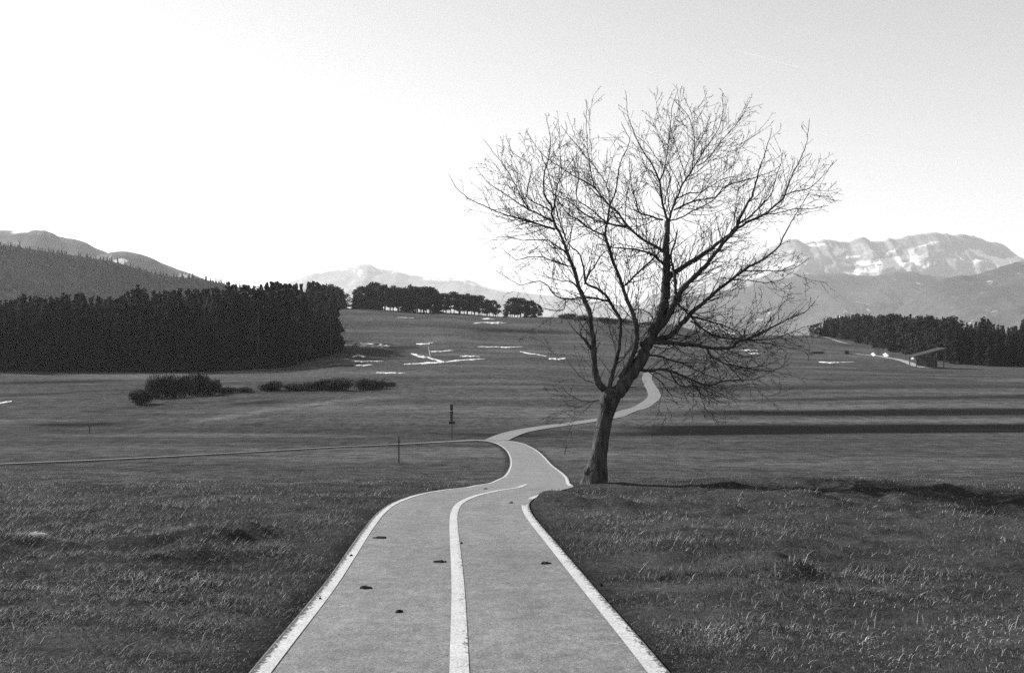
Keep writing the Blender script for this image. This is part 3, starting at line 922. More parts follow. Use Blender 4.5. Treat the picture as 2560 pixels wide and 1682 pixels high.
FS = 'thin streaks of snow'
snow_strip([(1010, 911), (1060, 909), (1113, 906), (1160, 901), (1213, 898)], 4.5, 'long bright snow streak forming the foot of the Y shape')
snow_strip([(1027, 884), (1060, 893), (1090, 899), (1115, 906)], 6.0, 'slanting bright snow streak joining the long one from upper left')
snow_strip([(1076, 856), (1072, 866), (1073, 878), (1076, 892)], 6.0, 'short upright snow streak above the Y shape')
snow_strip([(1040, 860), (1062, 861), (1084, 857)], 3.0, 'thin snow streak on the far meadow', FS)
snow_strip([(1076, 879), (1100, 879), (1134, 877)], 2.6, 'thin snow streak on the far meadow', FS)
snow_strip([(1150, 891), (1180, 891), (1200, 893)], 2.6, 'thin snow streak on the far meadow', FS)
snow_strip([(846, 862), (866, 863), (886, 862)], 8, 'broad melting snow patch touching the edge of the left wood')
snow_strip([(890, 864), (915, 863), (940, 864)], 9, 'broad melting snow patch in the middle of the row by the left wood')
snow_strip([(938, 866), (955, 865), (976, 866)], 8, 'broad melting snow patch at the right end of the row by the left wood')
snow_strip([(880, 893), (895, 889), (915, 892)], 4, 'small melting snow patch between the row and the wood foot')
snow_strip([(848, 857), (900, 857), (955, 858)], 2.6, 'thin level snow line above the slanting stripes')
snow_strip([(878, 902), (920, 904), (960, 903)], 3.2, 'thin snow streak at the foot of the left wood, upper of two', None)
snow_strip([(884, 914), (910, 914), (934, 913)], 3.2, 'thin snow streak at the foot of the left wood, lower of two', None)
snow_strip([(1183, 809), (1220, 807), (1270, 809)], 5.0, 'wide snow patch below the far clump of pines')
snow_strip([(1203, 798), (1220, 798), (1240, 799)], 3.0, 'small snow patch just under the far pines')
snow_strip([(994, 794), (1015, 795), (1036, 796)], 2.2, 'thin snow streak on the far meadow', FS)
snow_strip([(1194, 867), (1230, 868), (1270, 869), (1312, 867)], 2.6, 'thin snow streak on the far meadow', FS)
snow_strip([(1300, 879), (1330, 885), (1368, 891)], 2.6, 'thin snow streak on the far meadow', FS)
snow_strip([(1372, 897), (1395, 898), (1416, 897)], 4.0, 'bright snow patch just left of the big tree limbs')
snow_strip([(1852, 876), (1880, 876), (1900, 877)], 3.0, 'upper snow streak behind the low right branches')
snow_strip([(1870, 884), (1895, 884), (1912, 885)], 3.0, 'lower snow streak behind the low right branches')
snow_strip([(0, 1009), (14, 1007), (30, 1004)], 4.0, 'small snow patch at the left edge of the picture')
snow_strip([(940, 932), (980, 933), (1015, 934)], 2.4, 'thin snow streak on the far meadow', FS)
snow_strip([(2047, 905), (2090, 907), (2137, 905)], 2.4, 'faint snow streak on the right meadow in front of the white boards')

# ------------------------------------------------------------------ tracks, barn and boards on the right
def ray_ribbon(name, pts, half, label):
    xy = [ray_ground(*p)[:2] for p in pts]
    o = ribbon(name, spline(xy, 3.0), half, 0.12, M_GRAVEL, nc=3)
    return tag(o, kind='structure')
ray_ribbon('gravel_track', [(2140, 886), (2180, 889), (2235, 897), (2270, 907), (2292, 916), (2330, 921)], 1.6, '')
ray_ribbon('gravel_track', [(2062, 843), (2085, 850), (2104, 856), (2125, 860)], 1.4, '')

bx, by, bz = ray_ground(2290, 919)
k = by / FPX
barn = tag(empty('open_barn', (bx, by, bz)), 'small open barn with a steep single-pitch roof against the right wood', 'barn')
L = 78 * k; e0, e1 = 27 * k, 48 * k; dp = 6.0
ang = math.atan2(e1 - e0, L)
from mathutils import Matrix
rot = Matrix.Rotation(-ang, 3, 'Y')
mb = MB(); mb.box((L/2 - 0.6, dp/2, (e0 + e1)/2 + 0.1), (math.hypot(L, e1 - e0) + 0.6, dp + 1.2, 0.22), rot); roof = mb.build('roof', M_ROOF, barn)
mb = MB(); mb.box((L/2 - 0.6, -0.62, (e0 + e1)/2 + 0.02), (math.hypot(L, e1 - e0) + 0.6, 0.06, 0.34), rot); mb.build('fascia_board', M_WOOD, roof)
for i, fx in enumerate((0.05, 0.33, 0.62, 0.93)):
    for dy in (0.2, dp - 0.2):
        z = e0 + (e1 - e0) * fx
        mb = MB(); mb.box((L * fx - 0.3, dy, z/2 - 0.1), (0.25, 0.25, z)); mb.build('post', M_WOOD, barn)
for i in range(6):
    mb = MB(); mb.box((0.3 + i * 0.37, 0.05, 1.9), (0.35, 0.06, 2.3)); mb.build('plank', M_WOOD, barn)
for i in range(8):
    mb = MB(); mb.box((3.4 + i * 0.37, dp - 0.1, 1.2), (0.35, 0.06, 2.2)); mb.build('plank', M_PALEWOOD, barn)
for i in range(16):
    mb = MB(); mb.box((L*.35 + i * 0.37, dp - 0.05, e0*0.5), (0.35, 0.06, e0*0.95)); mb.build('plank', M_WOOD, barn)

for px, py, w, h, lab in [(2183, 889, 9, 8, 'small white slanted board beside the gravel track, left of two'), (2214, 891, 11, 9, 'small white slanted board beside the gravel track, right of two'),
                          (2281, 897, 8, 4, 'low white board against the left end of the barn')]:
    x, y, z = ray_ground(px, py + 1)
    k = y / FPX
    e = tag(empty('white_board', (x, y, z)), lab, 'board')
    mb = MB(); r2 = Matrix.Rotation(R(-30), 3, 'Y') @ Matrix.Rotation(R(-52), 3, 'X')
    mb.box((0, 0, h * k * 0.5), (w * k * 0.8, 0.08, h * k * 1.5), r2); mb.build('panel', M_WHITE, e)
    for s in (-1, 1):
        mb = MB(); mb.tube([(s * w * k * 0.3, 0.55, 0), (s * w * k * 0.3, 0.15, h * k * 0.7)], [0.04, 0.04], 5); mb.build('prop', M_WOOD, e)

# ------------------------------------------------------------------ signpost, posts
x, y = XY(1127, 95.0); y += 1.9
z = h1(x, y)
k = y / FPX
sp = tag(empty('signpost', (x, y, z)), 'tall thin signpost with a column of narrow plates beside the path', 'signpost')
mb = MB(); mb.tube([(0, 0, -0.3), (0, 0, 92 * k)], [0.045, 0.04], 8); mb.build('pole', M_POST, sp)
zt = 92 * k
for i, (z0, z1, w) in enumerate([(76, 91, 7), (68.5, 73.5, 7.5), (62.5, 67.5, 7), (56.5, 61.5, 7), (50.5, 55.5, 6)]):
    mb = MB(); mb.box((-0.04, -0.06, (z0 + z1)/2 * k), (w * k, 0.05, (z1 - z0) * k)); mb.build('sign_plate', M_SIGN, sp)
mb = MB(); mb.box((0, -0.06, 45.5 * k), (15 * k, 0.06, 7 * k)); mb.build('sign_plate', M_SIGN, sp)

def post(px, D, hpx, lab, lean=0.0, r=0.05):
    x, y = XY(px, D); z = h1(x, y); k = D / FPX
    mb = MB(); hh = hpx * k
    n = 8
    mb.tube([(0, 0, -0.2), (lean*hh*.3, 0.01, hh*.3), (lean*hh*.66, 0.0, hh*.66), (lean*hh, 0, hh*0.985), (lean*hh, 0, hh)], [r, r*.95, r*.92, r*.9, r*.55], n)
    e = tag(empty('post', (x, y, z)), lab, 'post')
    mb.build('shaft', M_POST, e)
    mb = MB(); mb.tube([(lean*hh*.8 - r*1.4, -r, hh*.8), (lean*hh*.8 + r*1.4, -r, hh*.8)], [0.02, 0.02], 5); mb.build('peg', M_POST, e)
    return e
post(997, 64.5, 66, 'thin wooden post in the meadow left of the path bend')
post(223, 112, 22, 'short stake in the far left meadow', 0.08, 0.06)
post(1411, 74, 22, 'short leaning stick between the path and the big tree', 0.25, 0.035)

# ------------------------------------------------------------------ the big bare tree
TD = 22.0
MPP = TD / FPX
cA = lambda a, b: (1100 + .42194*a, 200 + .42194*b)
cB = lambda a, b: (1220 + .2686*a, 600 + .2686*b)
cC = lambda a, b: (1560 + .2686*a, 620 + .2686*b)
cE = lambda a, b: (1580 + .2686*a, 230 + .2686*b)
cF = lambda a, b: (1100 + .2686*a, 200 + .2686*b)
cT = lambda a, b: (1420 + .2174*a, 900 + .2174*b)
def pts(s):
    out = []
    f = {'A': cA, 'B': cB, 'C': cC, 'E': cE, 'F': cF, 'T': cT}
    cur = None
    for tok in s.split():
        if tok in f: cur = f[tok]; continue
        a, b = tok.split(','); out.append(cur(float(a), float(b)))
    return out
# traced limbs: points, radius at start / end (in units of 2.4 mm), depth gained along the limb (m, + = away)
LIMBS = [
 ('T 560,400 B 1300,1290 1400,1150 1480,980 1540,850 1600,720 1650,550 1655,380 1660,200 1660,60 E 310,1450 330,1300 335,1200', 72, 26, 0.3),
 ('E 335,1200 300,1100 280,1000 255,830 200,700 120,580 50,450 0,330 F 1780,430 1745,300 1730,150', 15, 3, -0.7),
 ('B 1540,850 1640,760 1720,620 1790,510 C 480,470 600,320 700,230 800,110 880,10 E 870,1380 960,1290 1020,1140 1080,1030 1130,930 1190,700 1240,560 1300,370', 42, 3, -1.6),
 ('C 400,310 450,240 560,170 700,80 820,0 E 760,1430 880,1350 960,1290 1100,1200 1230,1140 1330,1060 1400,1000 1430,940 1470,820 1540,680 1620,500 1650,290', 28, 3, 1.4),
 ('E 1230,1140 1350,1130 1500,1090 1640,1090 1790,1060', 7, 3, 0.4),
 ('E 900,1340 980,1240 1100,1160 1230,1030 1300,940 1340,800 1400,590', 11, 3, -0.8),
 ('E 1400,970 1500,930 1640,900 1760,800 1890,650', 8, 3, 0.5),
 ('C 230,860 420,820 560,680 620,610 760,490 900,370 1050,260 1150,180 1300,100 1430,0 E 1400,1360 1500,1180 1600,1020 1640,950', 30, 3, -2.0),
 ('C 1090,220 1250,210 1500,210 1620,170 1700,110', 7, 3, -0.5),
 ('C 1000,295 1150,300 1320,325 1450,300 1550,235', 7, 3, 0.3),
 ('C 150,900 250,880 420,880 600,900 760,920 970,940 1050,880 1130,850 1250,800 1400,730 1550,650 1690,590 1780,490', 30, 3, -1.9),
 ('C 1130,850 1350,850 1550,790 1700,730 1850,700', 8, 3, 0.6),
 ('C 760,920 820,1010 950,1080 1030,1160 1100,1230', 14, 5, -0.5),
 ('C 960,1080 1100,1110 1280,1140 1450,1120 1550,1010', 7, 3, 0.4),
 ('C 130,1120 200,1140 350,1130 480,1160 620,1220 780,1275 900,1245 1100,1230 1250,1210 1350,1160', 20, 3, -1.4),
 ('C 430,1150 520,1280 700,1290 850,1370 970,1400', 8, 4, 0.5),
 ('C 230,1150 350,1250 440,1370 560,1400', 7, 3, -0.6),
 ('C 620,1220 700,1340 840,1440', 6, 3, -0.4),
 ('C 600,630 750,670 900,710 1060,780 1130,840', 12, 5, 0.5),
 ('C 620,680 760,770 900,830 1100,850 1400,900 1600,940', 10, 3, -0.5),
 ('C 200,1000 300,1000 430,1040 560,1080 700,1150 900,1230', 14, 4, 1.0),
 ('E 340,1200 375,1090 420,970 490,830 560,730 660,560 800,350 850,180 840,60', 15, 3, 0.8),
 ('E 600,690 680,650 800,500 900,380 1000,270 1070,130', 7, 3, 0.5),
 ('E 550,740 580,560 580,420 540,260 500,190 390,80', 7, 3, -0.5),
 ('E 420,990 540,940 640,930 720,880 850,810 930,790', 8, 4, 0.9),
 ('E 390,1100 540,1030 640,1000 770,980 870,880 1020,830 1150,790 1290,750 1350,710', 10, 3, -1.0),
 ('E 340,1200 450,1170 560,1110 700,1040 800,970 900,850 950,690', 9, 3, 1.3),
 ('E 500,800 460,660 400,480 380,400', 5, 3, -0.4),
 ('E 255,830 290,760 320,600 345,420 365,200 410,20', 8, 3, 0.4),
 ('E 300,1050 330,900 360,770 240,630 150,500 60,420', 7, 3, 0.7),
 ('E 290,1190 230,1180 160,1150 90,1140 50,1080 20,960 F 1770,900 1760,740', 11, 3, -0.9),
 ('B 1650,120 1560,60 1480,20 F 1830,1440 1750,1360 1650,1230 1580,1170 1450,1020 1370,960 1260,900 1100,800 940,680 830,520', 18, 3, 1.3),
 ('F 1750,1360 1620,1350 1550,1330 1430,1300 1330,1230 1200,1130 1060,1060 900,930', 12, 3, -0.8),
 ('F 1550,1330 1430,1230 1350,1170 1270,1090 1290,900 1270,720', 8, 3, 0.6),
 ('B 1640,230 1540,140 1420,100 1320,80 1200,75 1050,40', 16, 5, -1.3),
 ('B 1230,1290 1290,1200 1370,1000 1385,880 1380,800 1350,690 1300,570 1250,430 1200,280 1150,150 1110,20 F 1540,1440 1555,1340 1580,1180 1640,1010 1670,800 1740,640 1760,540 1700,430', 32, 3, -1.0),
 ('F 1580,1180 1560,1000 1480,860 1400,760 1150,460', 7, 3, 0.7),
 ('F 1450,1020 1410,900 1390,760 1370,550 1360,350 1365,240', 7, 3, -0.4),
 ('B 1280,420 1380,320 1500,210 1570,140 1700,20', 12, 7, 1.0),
 ('F 1540,1450 1400,1390 1300,1310 1180,1230 1060,1060', 10, 4, -0.9),
 ('T 480,340 B 1140,1300 1170,1180 1210,1040 1230,880 1230,740 1160,620 1090,510 980,435 910,400 890,260 850,130 760,50', 30, 8, 0.9),
 ('B 1130,570 1000,545 850,540 720,550 620,510 560,430 480,385 380,400 310,420 180,350 100,300', 13, 3, -1.0),
 ('B 720,550 710,640 620,660 500,630', 7, 3, -0.3),
 ('T 420,340 B 1010,1290 985,1100 980,950 955,800 940,650 880,520 840,420 810,290 760,180 720,60 F 1160,1530 1120,1440 1070,1350 1040,1250 1035,1170 970,1070 970,880 1010,720 1030,560 990,350', 40, 3, 0.6),
 ('B 960,1010 900,930 860,890 870,820 920,760', 20, 3, -0.3),
 ('F 1070,1390 960,1360 830,1310 700,1280 560,1240 430,1180 280,1110 150,1000 110,920', 12, 3, -1.0),
 ('F 1050,1320 920,1250 800,1190 680,1110 560,1030 440,950 360,850', 12, 3, 0.9),
 ('F 830,1220 750,1080 690,960 600,800 500,680 430,580', 8, 3, 0.6),
 ('F 1030,1220 940,1170 810,1080 850,850 820,770 680,680 630,560', 8, 3, -0.7),
 ('F 1060,1260 1065,1160 1100,970 1170,840 1250,720 1330,640', 8, 3, -0.5),
 ('B 740,240 640,210 540,170 400,155 260,180 150,90', 9, 3, 0.8),
 ('B 735,120 600,30 F 1000,1490 850,1490 700,1480 600,1460', 9, 3, -0.8),
 ('F 1180,1500 1130,1370 1080,1200 1040,1000 1000,850 930,650', 9, 3, -0.8),
 ('B 850,470 780,390 690,380 560,350 470,320', 8, 3, 0.7),
 ('B 1030,1490 900,1500 760,1440 700,1380', 6, 3, -0.5),
 ('B 980,1330 870,1280 760,1150 720,1090', 5, 3, 0.4),
 ('B 900,410 930,330 1000,230 1050,150 1110,100', 12, 5, -0.8),
 ('B 1380,860 1420,780 1480,770 1540,760', 7, 5, 0.7),
 ('B 1340,650 1450,650 1530,720 1560,790', 6, 6, 0.4),
 ('C 480,420 480,330 460,200 440,60 E 400,1400 420,1300', 18, 8, 0.7),
 ('C 500,520 560,570 620,640 720,740', 12, 6, 0.8),
]
tree_xy = XY(1482, TD)
tz = h1(*tree_xy)
tree = tag(empty('cherry_tree', (tree_xy[0], tree_xy[1], tz)), 'large leafless tree with a forked leaning trunk beside the path', 'tree')
tree['label'] = 'large leafless tree with a forked leaning trunk beside the path'
tree.name = 'bare_tree'
TO = Vector((tree_xy[0], tree_xy[1], tz))

# trunk: tapered, lumpy, flared foot
def trunk_build():
    prof = [(280, 1530, 150), (290, 1470, 128), (298, 1400, 124), (310, 1320, 132), (318, 1250, 126), (335, 1180, 108), (352, 1090, 98), (372, 1000, 93), (385, 900, 89), (402, 800, 88),
            (420, 700, 88), (442, 610, 92), (470, 510, 104), (490, 430, 118), (500, 370, 112), (505, 320, 80)]
    V = []; F = []; n = 28
    P3 = []; RR = []
    for a, b, r in prof:
        px, py = cT(a, b); P3.append(P(px, py, TD) - TO); RR.append(r * .2174 * MPP)
    c = spline([tuple(p) + (r,) for p, r in zip(P3, RR)], 0.06)
    for i, q in enumerate(c):
        for k in range(n):
            w = 2 * math.pi * k / n
            hgt = q[2]
            lump = 1 + 0.05 * float(fbm(math.cos(w) * 1.6 + 5, math.sin(w) * 1.6 + hgt * 1.6, 61, 3)) + 0.035 * float(vnoise(k * 0.9, hgt * 2.2, 62))
            flare = 1 + 0.42 * math.exp(-max(0, hgt + 0.05) / 0.18) * (0.6 + 0.4 * math.cos(w * 4 + 1))
            r = q[3] * lump * flare
            V.append((q[0] + r * math.cos(w), q[1] + r * 0.95 * math.sin(w), q[2]))
    for i in range(len(c) - 1):
        for k in range(n):
            F.append((i*n + k, i*n + (k+1) % n, (i+1)*n + (k+1) % n, (i+1)*n + k))
    F.append(tuple((len(c)-1)*n + k for k in range(n)))
    t = obj('trunk', new_mesh('trunk', V, F, True), M_BARK, tree)
    # swollen burr low on the left of the trunk
    V = []; F = []
    px, py = cT(232, 1275); b0 = P(px, py, TD - 0.05) - TO
    for i in range(9):
        th = math.pi * i / 8
        for k in range(12):
            w = 2 * math.pi * k / 12
            d = Vector((math.sin(th) * math.cos(w) * 0.11, math.sin(th) * math.sin(w) * 0.13, math.cos(th) * 0.13))
            d *= 1 + 0.15 * float(vnoise(i * 0.8, k * 0.9, 66))
            V.append(b0 + d)
    for i in range(8):
        for k in range(12):
            F.append((i*12 + k, i*12 + (k+1) % 12, (i+1)*12 + (k+1) % 12, (i+1)*12 + k))
    obj('burr', new_mesh('burr', V, F, True), M_BARK, t)
    return t
trunk_build()

rt = random.Random(5)
placed = []      # (px, py, D) samples of limbs already placed
def nearest_depth(px, py):
    if not placed: return TD
    a = np.array(placed); d = (a[:, 0] - px)**2 + (a[:, 1] - py)**2
    return float(a[np.argmin(d), 2])
def perp(t):
    a = Vector((rt.gauss(0, 1), rt.gauss(0, 1), rt.gauss(0, 1)))
    a = a - t * a.dot(t)
    return a.normalized() if a.length > 1e-4 else Vector((1, 0, 0))
BUD = 0.0
def grow(mb, p, d, L, r, level, upw):
    """a wandering shoot that bends upward, with side twigs and spurs"""
    n = max(3, int(L / 0.09))
    st = L / n
    pp = [p.copy()]; rr = [r]
    d = d.normalized()
    for i in range(n):
        d = (d + Vector((rt.gauss(0, .05), rt.gauss(0, .05), rt.gauss(0, .05) + upw * 0.06))).normalized()
        p = p + d * st
        pp.append(p.copy()); rr.append(max(0.004, r * (1 - 0.72 * (i + 1) / n)))
        if level > 0 and rt.random() < (0.6 if level == 2 else 0.35) and i > 0 and L > 0.2:
            q = (d * rt.uniform(0.6, 1.1) + perp(d) * rt.uniform(0.5, 0.9)).normalized()
            grow(mb, p, q, L * rt.uniform(0.18, 0.5), rr[-1] * 0.7, level - 1, upw)
        if rt.random() < 0.75:      # spur with a fat bud
            q = (d * 0.4 + perp(d)).normalized(); s = rt.uniform(0.018, 0.045)
            mb.tube([p, p + q*s*0.6, p + q*s], [0.0035, 0.0065, 0.002], 3, False)
    mb.tube(pp, rr, 3 if r < 0.008 else 4, False)

for li, (s, r0, r1, dd) in enumerate(LIMBS):
    p2 = pts(s)
    d0 = nearest_depth(*p2[0]) if li else TD
    arr = np.array(p2); seglen = np.concatenate([[0], np.cumsum(np.linalg.norm(np.diff(arr, axis=0), axis=1))]); tt = seglen / seglen[-1]
    q3 = [(a[0], a[1], d0 + dd * t ** 1.2) for a, t in zip(p2, tt)]
    sm = spline(q3, 9.0)
    for q in sm: placed.append(tuple(q))
    w3 = [P(q[0], q[1], q[2]) - TO for q in sm]
    # small natural kinks
    for i in range(1, len(w3)):
        w3[i] = w3[i] + Vector((rt.gauss(0, .006), rt.gauss(0, .015), rt.gauss(0, .006)))
    nn = len(w3)
    u = 2.374e-3
    rad = [u * max(1.6, (r1 + (r0 - r1) * (1 - i/(nn-1)) ** (1.0 if r0 > 60 else 1.35))) * (0.95 if r0 > 60 else 0.88) * (1 + 0.06 * rt.gauss(0, 1)) for i in range(nn)]
    mb = MB(); mb.tube(w3, rad, 9 if r0 > 20 else 6)
    limb = mb.build('limb', M_BARK if r0 > 10 else M_TWIG, tree, True)
    # side shoots
    mb = MB()
    length = sum((w3[i+1] - w3[i]).length for i in range(nn-1))
    for i in range(1, nn - 1):
        sl = (w3[i+1] - w3[i]).length
        t = i / (nn - 1)
        big = rad[i] > 0.06
        if rad[i] > 0.11: rate = 2.5
        elif big: rate = 7.5
        else: rate = 9.5 if t < 0.55 else 4.5
        low = p2[0][1] > 840 and p2[-1][0] > 1640 and p2[-1][1] > 760
        if low: rate *= 1.5
        if rt.random() < sl * rate:
            d = (w3[i+1] - w3[i-1]).normalized()
            upw = -0.15 + 1.0 * rt.random() if low else 0.35 + 0.9 * rt.random()
            q = (d * rt.uniform(0.55, 1.1) + perp(d) * rt.uniform(0.5, 0.95)).normalized()
            Ls = rt.uniform(0.3, 1.25) * (0.6 + 0.6 * (1 - t))
            if t > 0.7: Ls *= 0.4
            grow(mb, w3[i], q, Ls, min(0.011, rad[i] * 0.5), 2 if Ls > 0.5 else 1, upw)
    # fine tip
    d = (w3[-1] - w3[-3]).normalized()
    grow(mb, w3[-1], d, rt.uniform(0.06, 0.14), rad[-1], 0, 0.4)
    if mb.v:
        tw = mb.build('twigs', M_TWIG, limb); tw['kind'] = 'stuff'

# ------------------------------------------------------------------ meadow grass near the camera
def build_grass(n):
    D = np.exp(rng.uniform(math.log(2.6), math.log(95), n))
    x = (rng.uniform(-0.62, 0.62, n)) * (D + 1.2); y = D
    d = path_dist(x, y)
    clump = fbm(x * 1.3, y * 1.5, 71, 3)
    keep = (d > 1.245 + 0.05 * rng.standard_normal(n) + 0.05 * clump) & (rng.random(n) < 0.55 + 0.5 * clump)
    x, y, D, clump, d = x[keep], y[keep], D[keep], clump[keep], d[keep]
    n = len(x)
    z = H(x, y) - 0.012
    sc = (D / 7.0) ** 0.5
    tus = np.maximum(0, vnoise(x * 2.1, y * 2.3, 13) + 0.35 * vnoise(x * 5, y * 5, 14) - 0.05)
    dry = fbm(x * 0.55, y * 0.7, 81, 3) + 0.7 * tus - 0.15 + 1.0 * bump(x, y, 4.6, 16.4, 3.6, 1.7) + 0.5 * bump(x, y, -5.0, 11.6, 3, 1.0) - 0.3 * (x < -1) + 0.25 * bump(x, y, 4.5, 8, 3, 3)
    speck = fbm(x * 4.0, y * 5.0, 85, 2)
    straw = rng.random(n) < 0.05 + 0.17 * np.clip(dry + 0.8 * speck, 0, 1.6)
    h = (0.020 + 0.035 * rng.random(n) ** 1.5 + 0.025 * np.clip(clump, 0, 1)) * np.minimum(sc, 1.5) * (1 - 0.4 * sstep(14, 30, D)) * (1 - 0.7 * sstep(35, 85, D))
    h *= 0.45 + 0.55 * sstep(1.2, 1.7, d)
    stalk = (rng.random(n) < 0.012) & (d > 1.7)
    h = np.where(stalk, h * rng.uniform(1.3, 2.3, n), h); straw = straw | stalk
    w = 0.0018 * sc ** 1.6 * rng.uniform(0.6, 1.4, n) * np.where(straw, 0.75, 1.0)
    az = rng.uniform(0, 6.283, n)
    lean = rng.uniform(0.3, 1.7, n)
    lx, ly = np.cos(az) * lean * h, np.sin(az) * lean * h
    sx, sy = -np.sin(az) * w, np.cos(az) * w
    p0 = np.stack([x - sx, y - sy, z], 1); p1 = np.stack([x + sx, y + sy, z], 1)
    mz = z + h * 0.62
    p2 = np.stack([x - sx*.8 + lx*.4, y - sy*.8 + ly*.4, mz], 1); p3 = np.stack([x + sx*.8 + lx*.4, y + sy*.8 + ly*.4, mz], 1)
    p4 = np.stack([x + lx, y + ly, z + h * rng.uniform(0.6, 1.0, n)], 1)
    tone = np.clip(rng.random(n) * 0.58 + 0.14 * dry * rng.random(n) + straw * rng.uniform(0.35, 0.85, n), 0, 1)
    nr = D < 10.0
    V1 = np.stack([p0[nr], p1[nr], p2[nr], p3[nr], p4[nr]], 1).reshape(-1, 3); n1 = int(nr.sum())
    F1 = ((np.arange(n1) * 5)[:, None, None] + np.array([[0, 1, 2], [1, 3, 2], [2, 3, 4]])[None]).reshape(-1, 3)
    fr = ~nr
    V2 = np.stack([p0[fr], p1[fr], p4[fr]], 1).reshape(-1, 3); n2 = int(fr.sum())
    F2 = (np.arange(n2 * 3) + len(V1)).reshape(-1, 3)
    V = np.vstack([V1, V2]); F = np.vstack([F1, F2])
    tone = np.concatenate([np.repeat(tone[nr], 5), np.repeat(tone[fr], 3)])
    me = new_mesh('meadow_grass', V, F)
    attr(me, 'tone', tone)
    return tag(obj('meadow_grass', me, M_GRASS), 'short dry winter grass on both sides of the path', 'grass', kind='stuff')
build_grass(1700000)

# ------------------------------------------------------------------ mud clods on the path, a stone in the grass
def clod(px, D, wpx, lab, seed):
    x, y = XY(px, D); k = D / FPX; w = wpx * k * 1.3
    rd = random.Random(seed)
    V = []; F = []; n = 12
    z0 = h1(x, y) + 0.035
    lumps = [(0, 0, 1.0)] + [(rd.uniform(-.75, .75), rd.uniform(-.5, .5), rd.uniform(0.2, 0.6)) for _ in range(6 if wpx > 20 else 2)]
    for (ox, oy, sz) in lumps:
        b = len(V); w2 = w * 0.62 * sz
        prof = [rd.uniform(0.5, 1.2) for _ in range(n)]
        for r, z in [(1.0, -0.003), (0.92, 0.008), (0.65, 0.018), (0.3, 0.022)]:
            for k2 in range(n):
                a = 2 * math.pi * k2 / n
                V.append((ox * w / 2 + r * prof[k2] * math.cos(a) * w2 / 2, oy * w * 0.4 + r * prof[k2] * math.sin(a) * w2 * 0.4, z * (0.5 + 0.5 * sz) * rd.uniform(0.6, 1.3) if z > 0 else z))
        for i in range(3):
            for k2 in range(n):
                F.append((b + i*n + k2, b + i*n + (k2+1) % n, b + (i+1)*n + (k2+1) % n, b + (i+1)*n + k2))
        F.append(tuple(b + 3*n + k2 for k2 in range(n)))
    o = obj('mud_clod', new_mesh('mud_clod', V, F, True), M_MUD, None, (x, y, z0))
    o.rotation_euler = (0, 0, rd.uniform(-.4, .4))
    return tag(o, lab, 'mud clod')
for i, (px, D, w, lab) in enumerate([
        (950, 12.95, 36, 'long flat dark clod near the left edge line, farthest of the left row'), (912, 9.2, 44, 'largest ragged dark clod left of the centre line'),
        (996, 8.0, 26, 'small dark clod nearest to the viewer'), (1101, 10.85, 26, 'dark clod just left of the centre line'),
        (1363, 10.75, 28, 'dark clod on the right lane'), (1503, 9.35, 14, 'tiny clod on the right edge line'), (878, 11.3, 12, 'tiny clod on the left edge line'),
        (800, 8.6, 10, 'tiny clod on the left edge line close to the viewer'), (1154, 12.4, 8, 'crumb of dirt at the right side of the centre line'),
        (1088, 21.6, 16, 'small clod by the left edge where the path bends'), (1214, 22.0, 14, 'small clod in the middle of the bend'), (1278, 18.3, 14, 'small clod by the right edge at the bank')]):
    clod(px, D, w, lab, 500 + i)

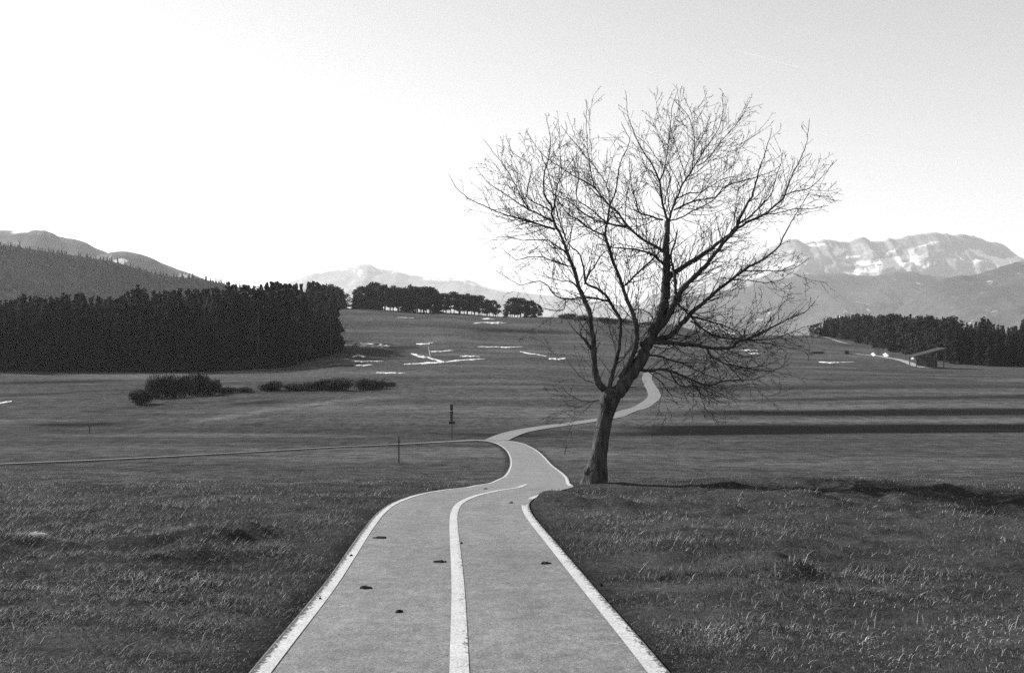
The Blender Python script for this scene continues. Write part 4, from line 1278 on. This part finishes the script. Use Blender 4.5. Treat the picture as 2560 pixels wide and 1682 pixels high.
def stone(px, D, w, h, lab, seed):
    x, y = XY(px, D); rd = random.Random(seed)
    V = []; F = []; n = 16; m = 9
    for i in range(m):
        th = math.pi * 0.5 * i / (m - 1)
        for k in range(n):
            a = 2 * math.pi * k / n
            q = 1 + 0.16 * float(fbm(math.cos(a) * 1.3 + seed, math.sin(a) * 1.3 + th * 1.4, seed, 3))
            V.append((math.cos(th) ** 0.7 * math.cos(a) * w/2 * q, math.cos(th) ** 0.7 * math.sin(a) * w*0.36 * q, math.sin(th) * h * q - 0.03))
    for i in range(m - 1):
        for k in range(n):
            F.append((i*n + k, i*n + (k+1) % n, (i+1)*n + (k+1) % n, (i+1)*n + k))
    o = obj('stone', new_mesh('stone', V, F, True), M_STONE, None, (x, y, h1(x, y)))
    return tag(o, lab, 'stone')
stone(95, 12.2, 0.40, 0.15, 'flat pale stone lying in the grass at far left', 7)

# ------------------------------------------------------------------ vapour trails
def trail(p0, p1, wpx, lab, dens):
    D = 26000.0
    a = P(p0[0], p0[1], D); b = P(p1[0], p1[1], D * 0.97)
    mb = MB(); n = 26
    pp = []; rr = []
    for i in range(n):
        t = i / (n - 1)
        pp.append(a.lerp(b, t) + Vector((0, 0, 14 * float(vnoise(t * 9, 3, 5)))))
        rr.append(wpx * D / FPX * 0.5 * (0.12 + 0.9 * t ** 0.7) * (1 + 0.2 * float(vnoise(t * 14, 1, 6))) * (1 if t < 0.97 else 0.35))
    mb.tube(pp, rr, 10)
    m = bpy.data.materials.new('vapour'); m.use_nodes = True
    nt = m.node_tree
    for nd in list(nt.nodes):
        if nd.type != 'OUTPUT_MATERIAL': nt.nodes.remove(nd)
    pv = nt.nodes.new('ShaderNodeVolumePrincipled')
    pv.inputs['Color'].default_value = g3(1.0); pv.inputs['Density'].default_value = dens; pv.inputs['Anisotropy'].default_value = 0.2
    nt.links.new(pv.outputs[0], nt.nodes['Material Output'].inputs['Volume'])
    o = mb.build('vapour_trail', m, None, True)
    return tag(o, lab, 'vapour trail')
trail((1835, 123), (2003, 176), 9, 'brighter vapour trail high in the sky at right', 0.006)
trail((1500, 136), (1640, 190), 5, 'fainter vapour trail in the sky above the tree', 0.005)

# ------------------------------------------------------------------ haze
mb = MB()
mb.box((0, 1000, (1400 - 62) / 2), (28000, 28000, 1400 + 62))
HZ = bpy.data.materials.new('haze'); HZ.use_nodes = True
nt = HZ.node_tree
for nd in list(nt.nodes):
    if nd.type != 'OUTPUT_MATERIAL': nt.nodes.remove(nd)
pv = nt.nodes.new('ShaderNodeVolumePrincipled')
pv.inputs['Color'].default_value = g3(0.95)
pv.inputs['Density'].default_value = 6.5e-5
pv.inputs['Anisotropy'].default_value = 0.15
nt.links.new(pv.outputs[0], nt.nodes['Material Output'].inputs['Volume'])
haze = mb.build('haze', HZ)
tag(haze, 'pale winter haze in the valley air', 'haze', kind='stuff')
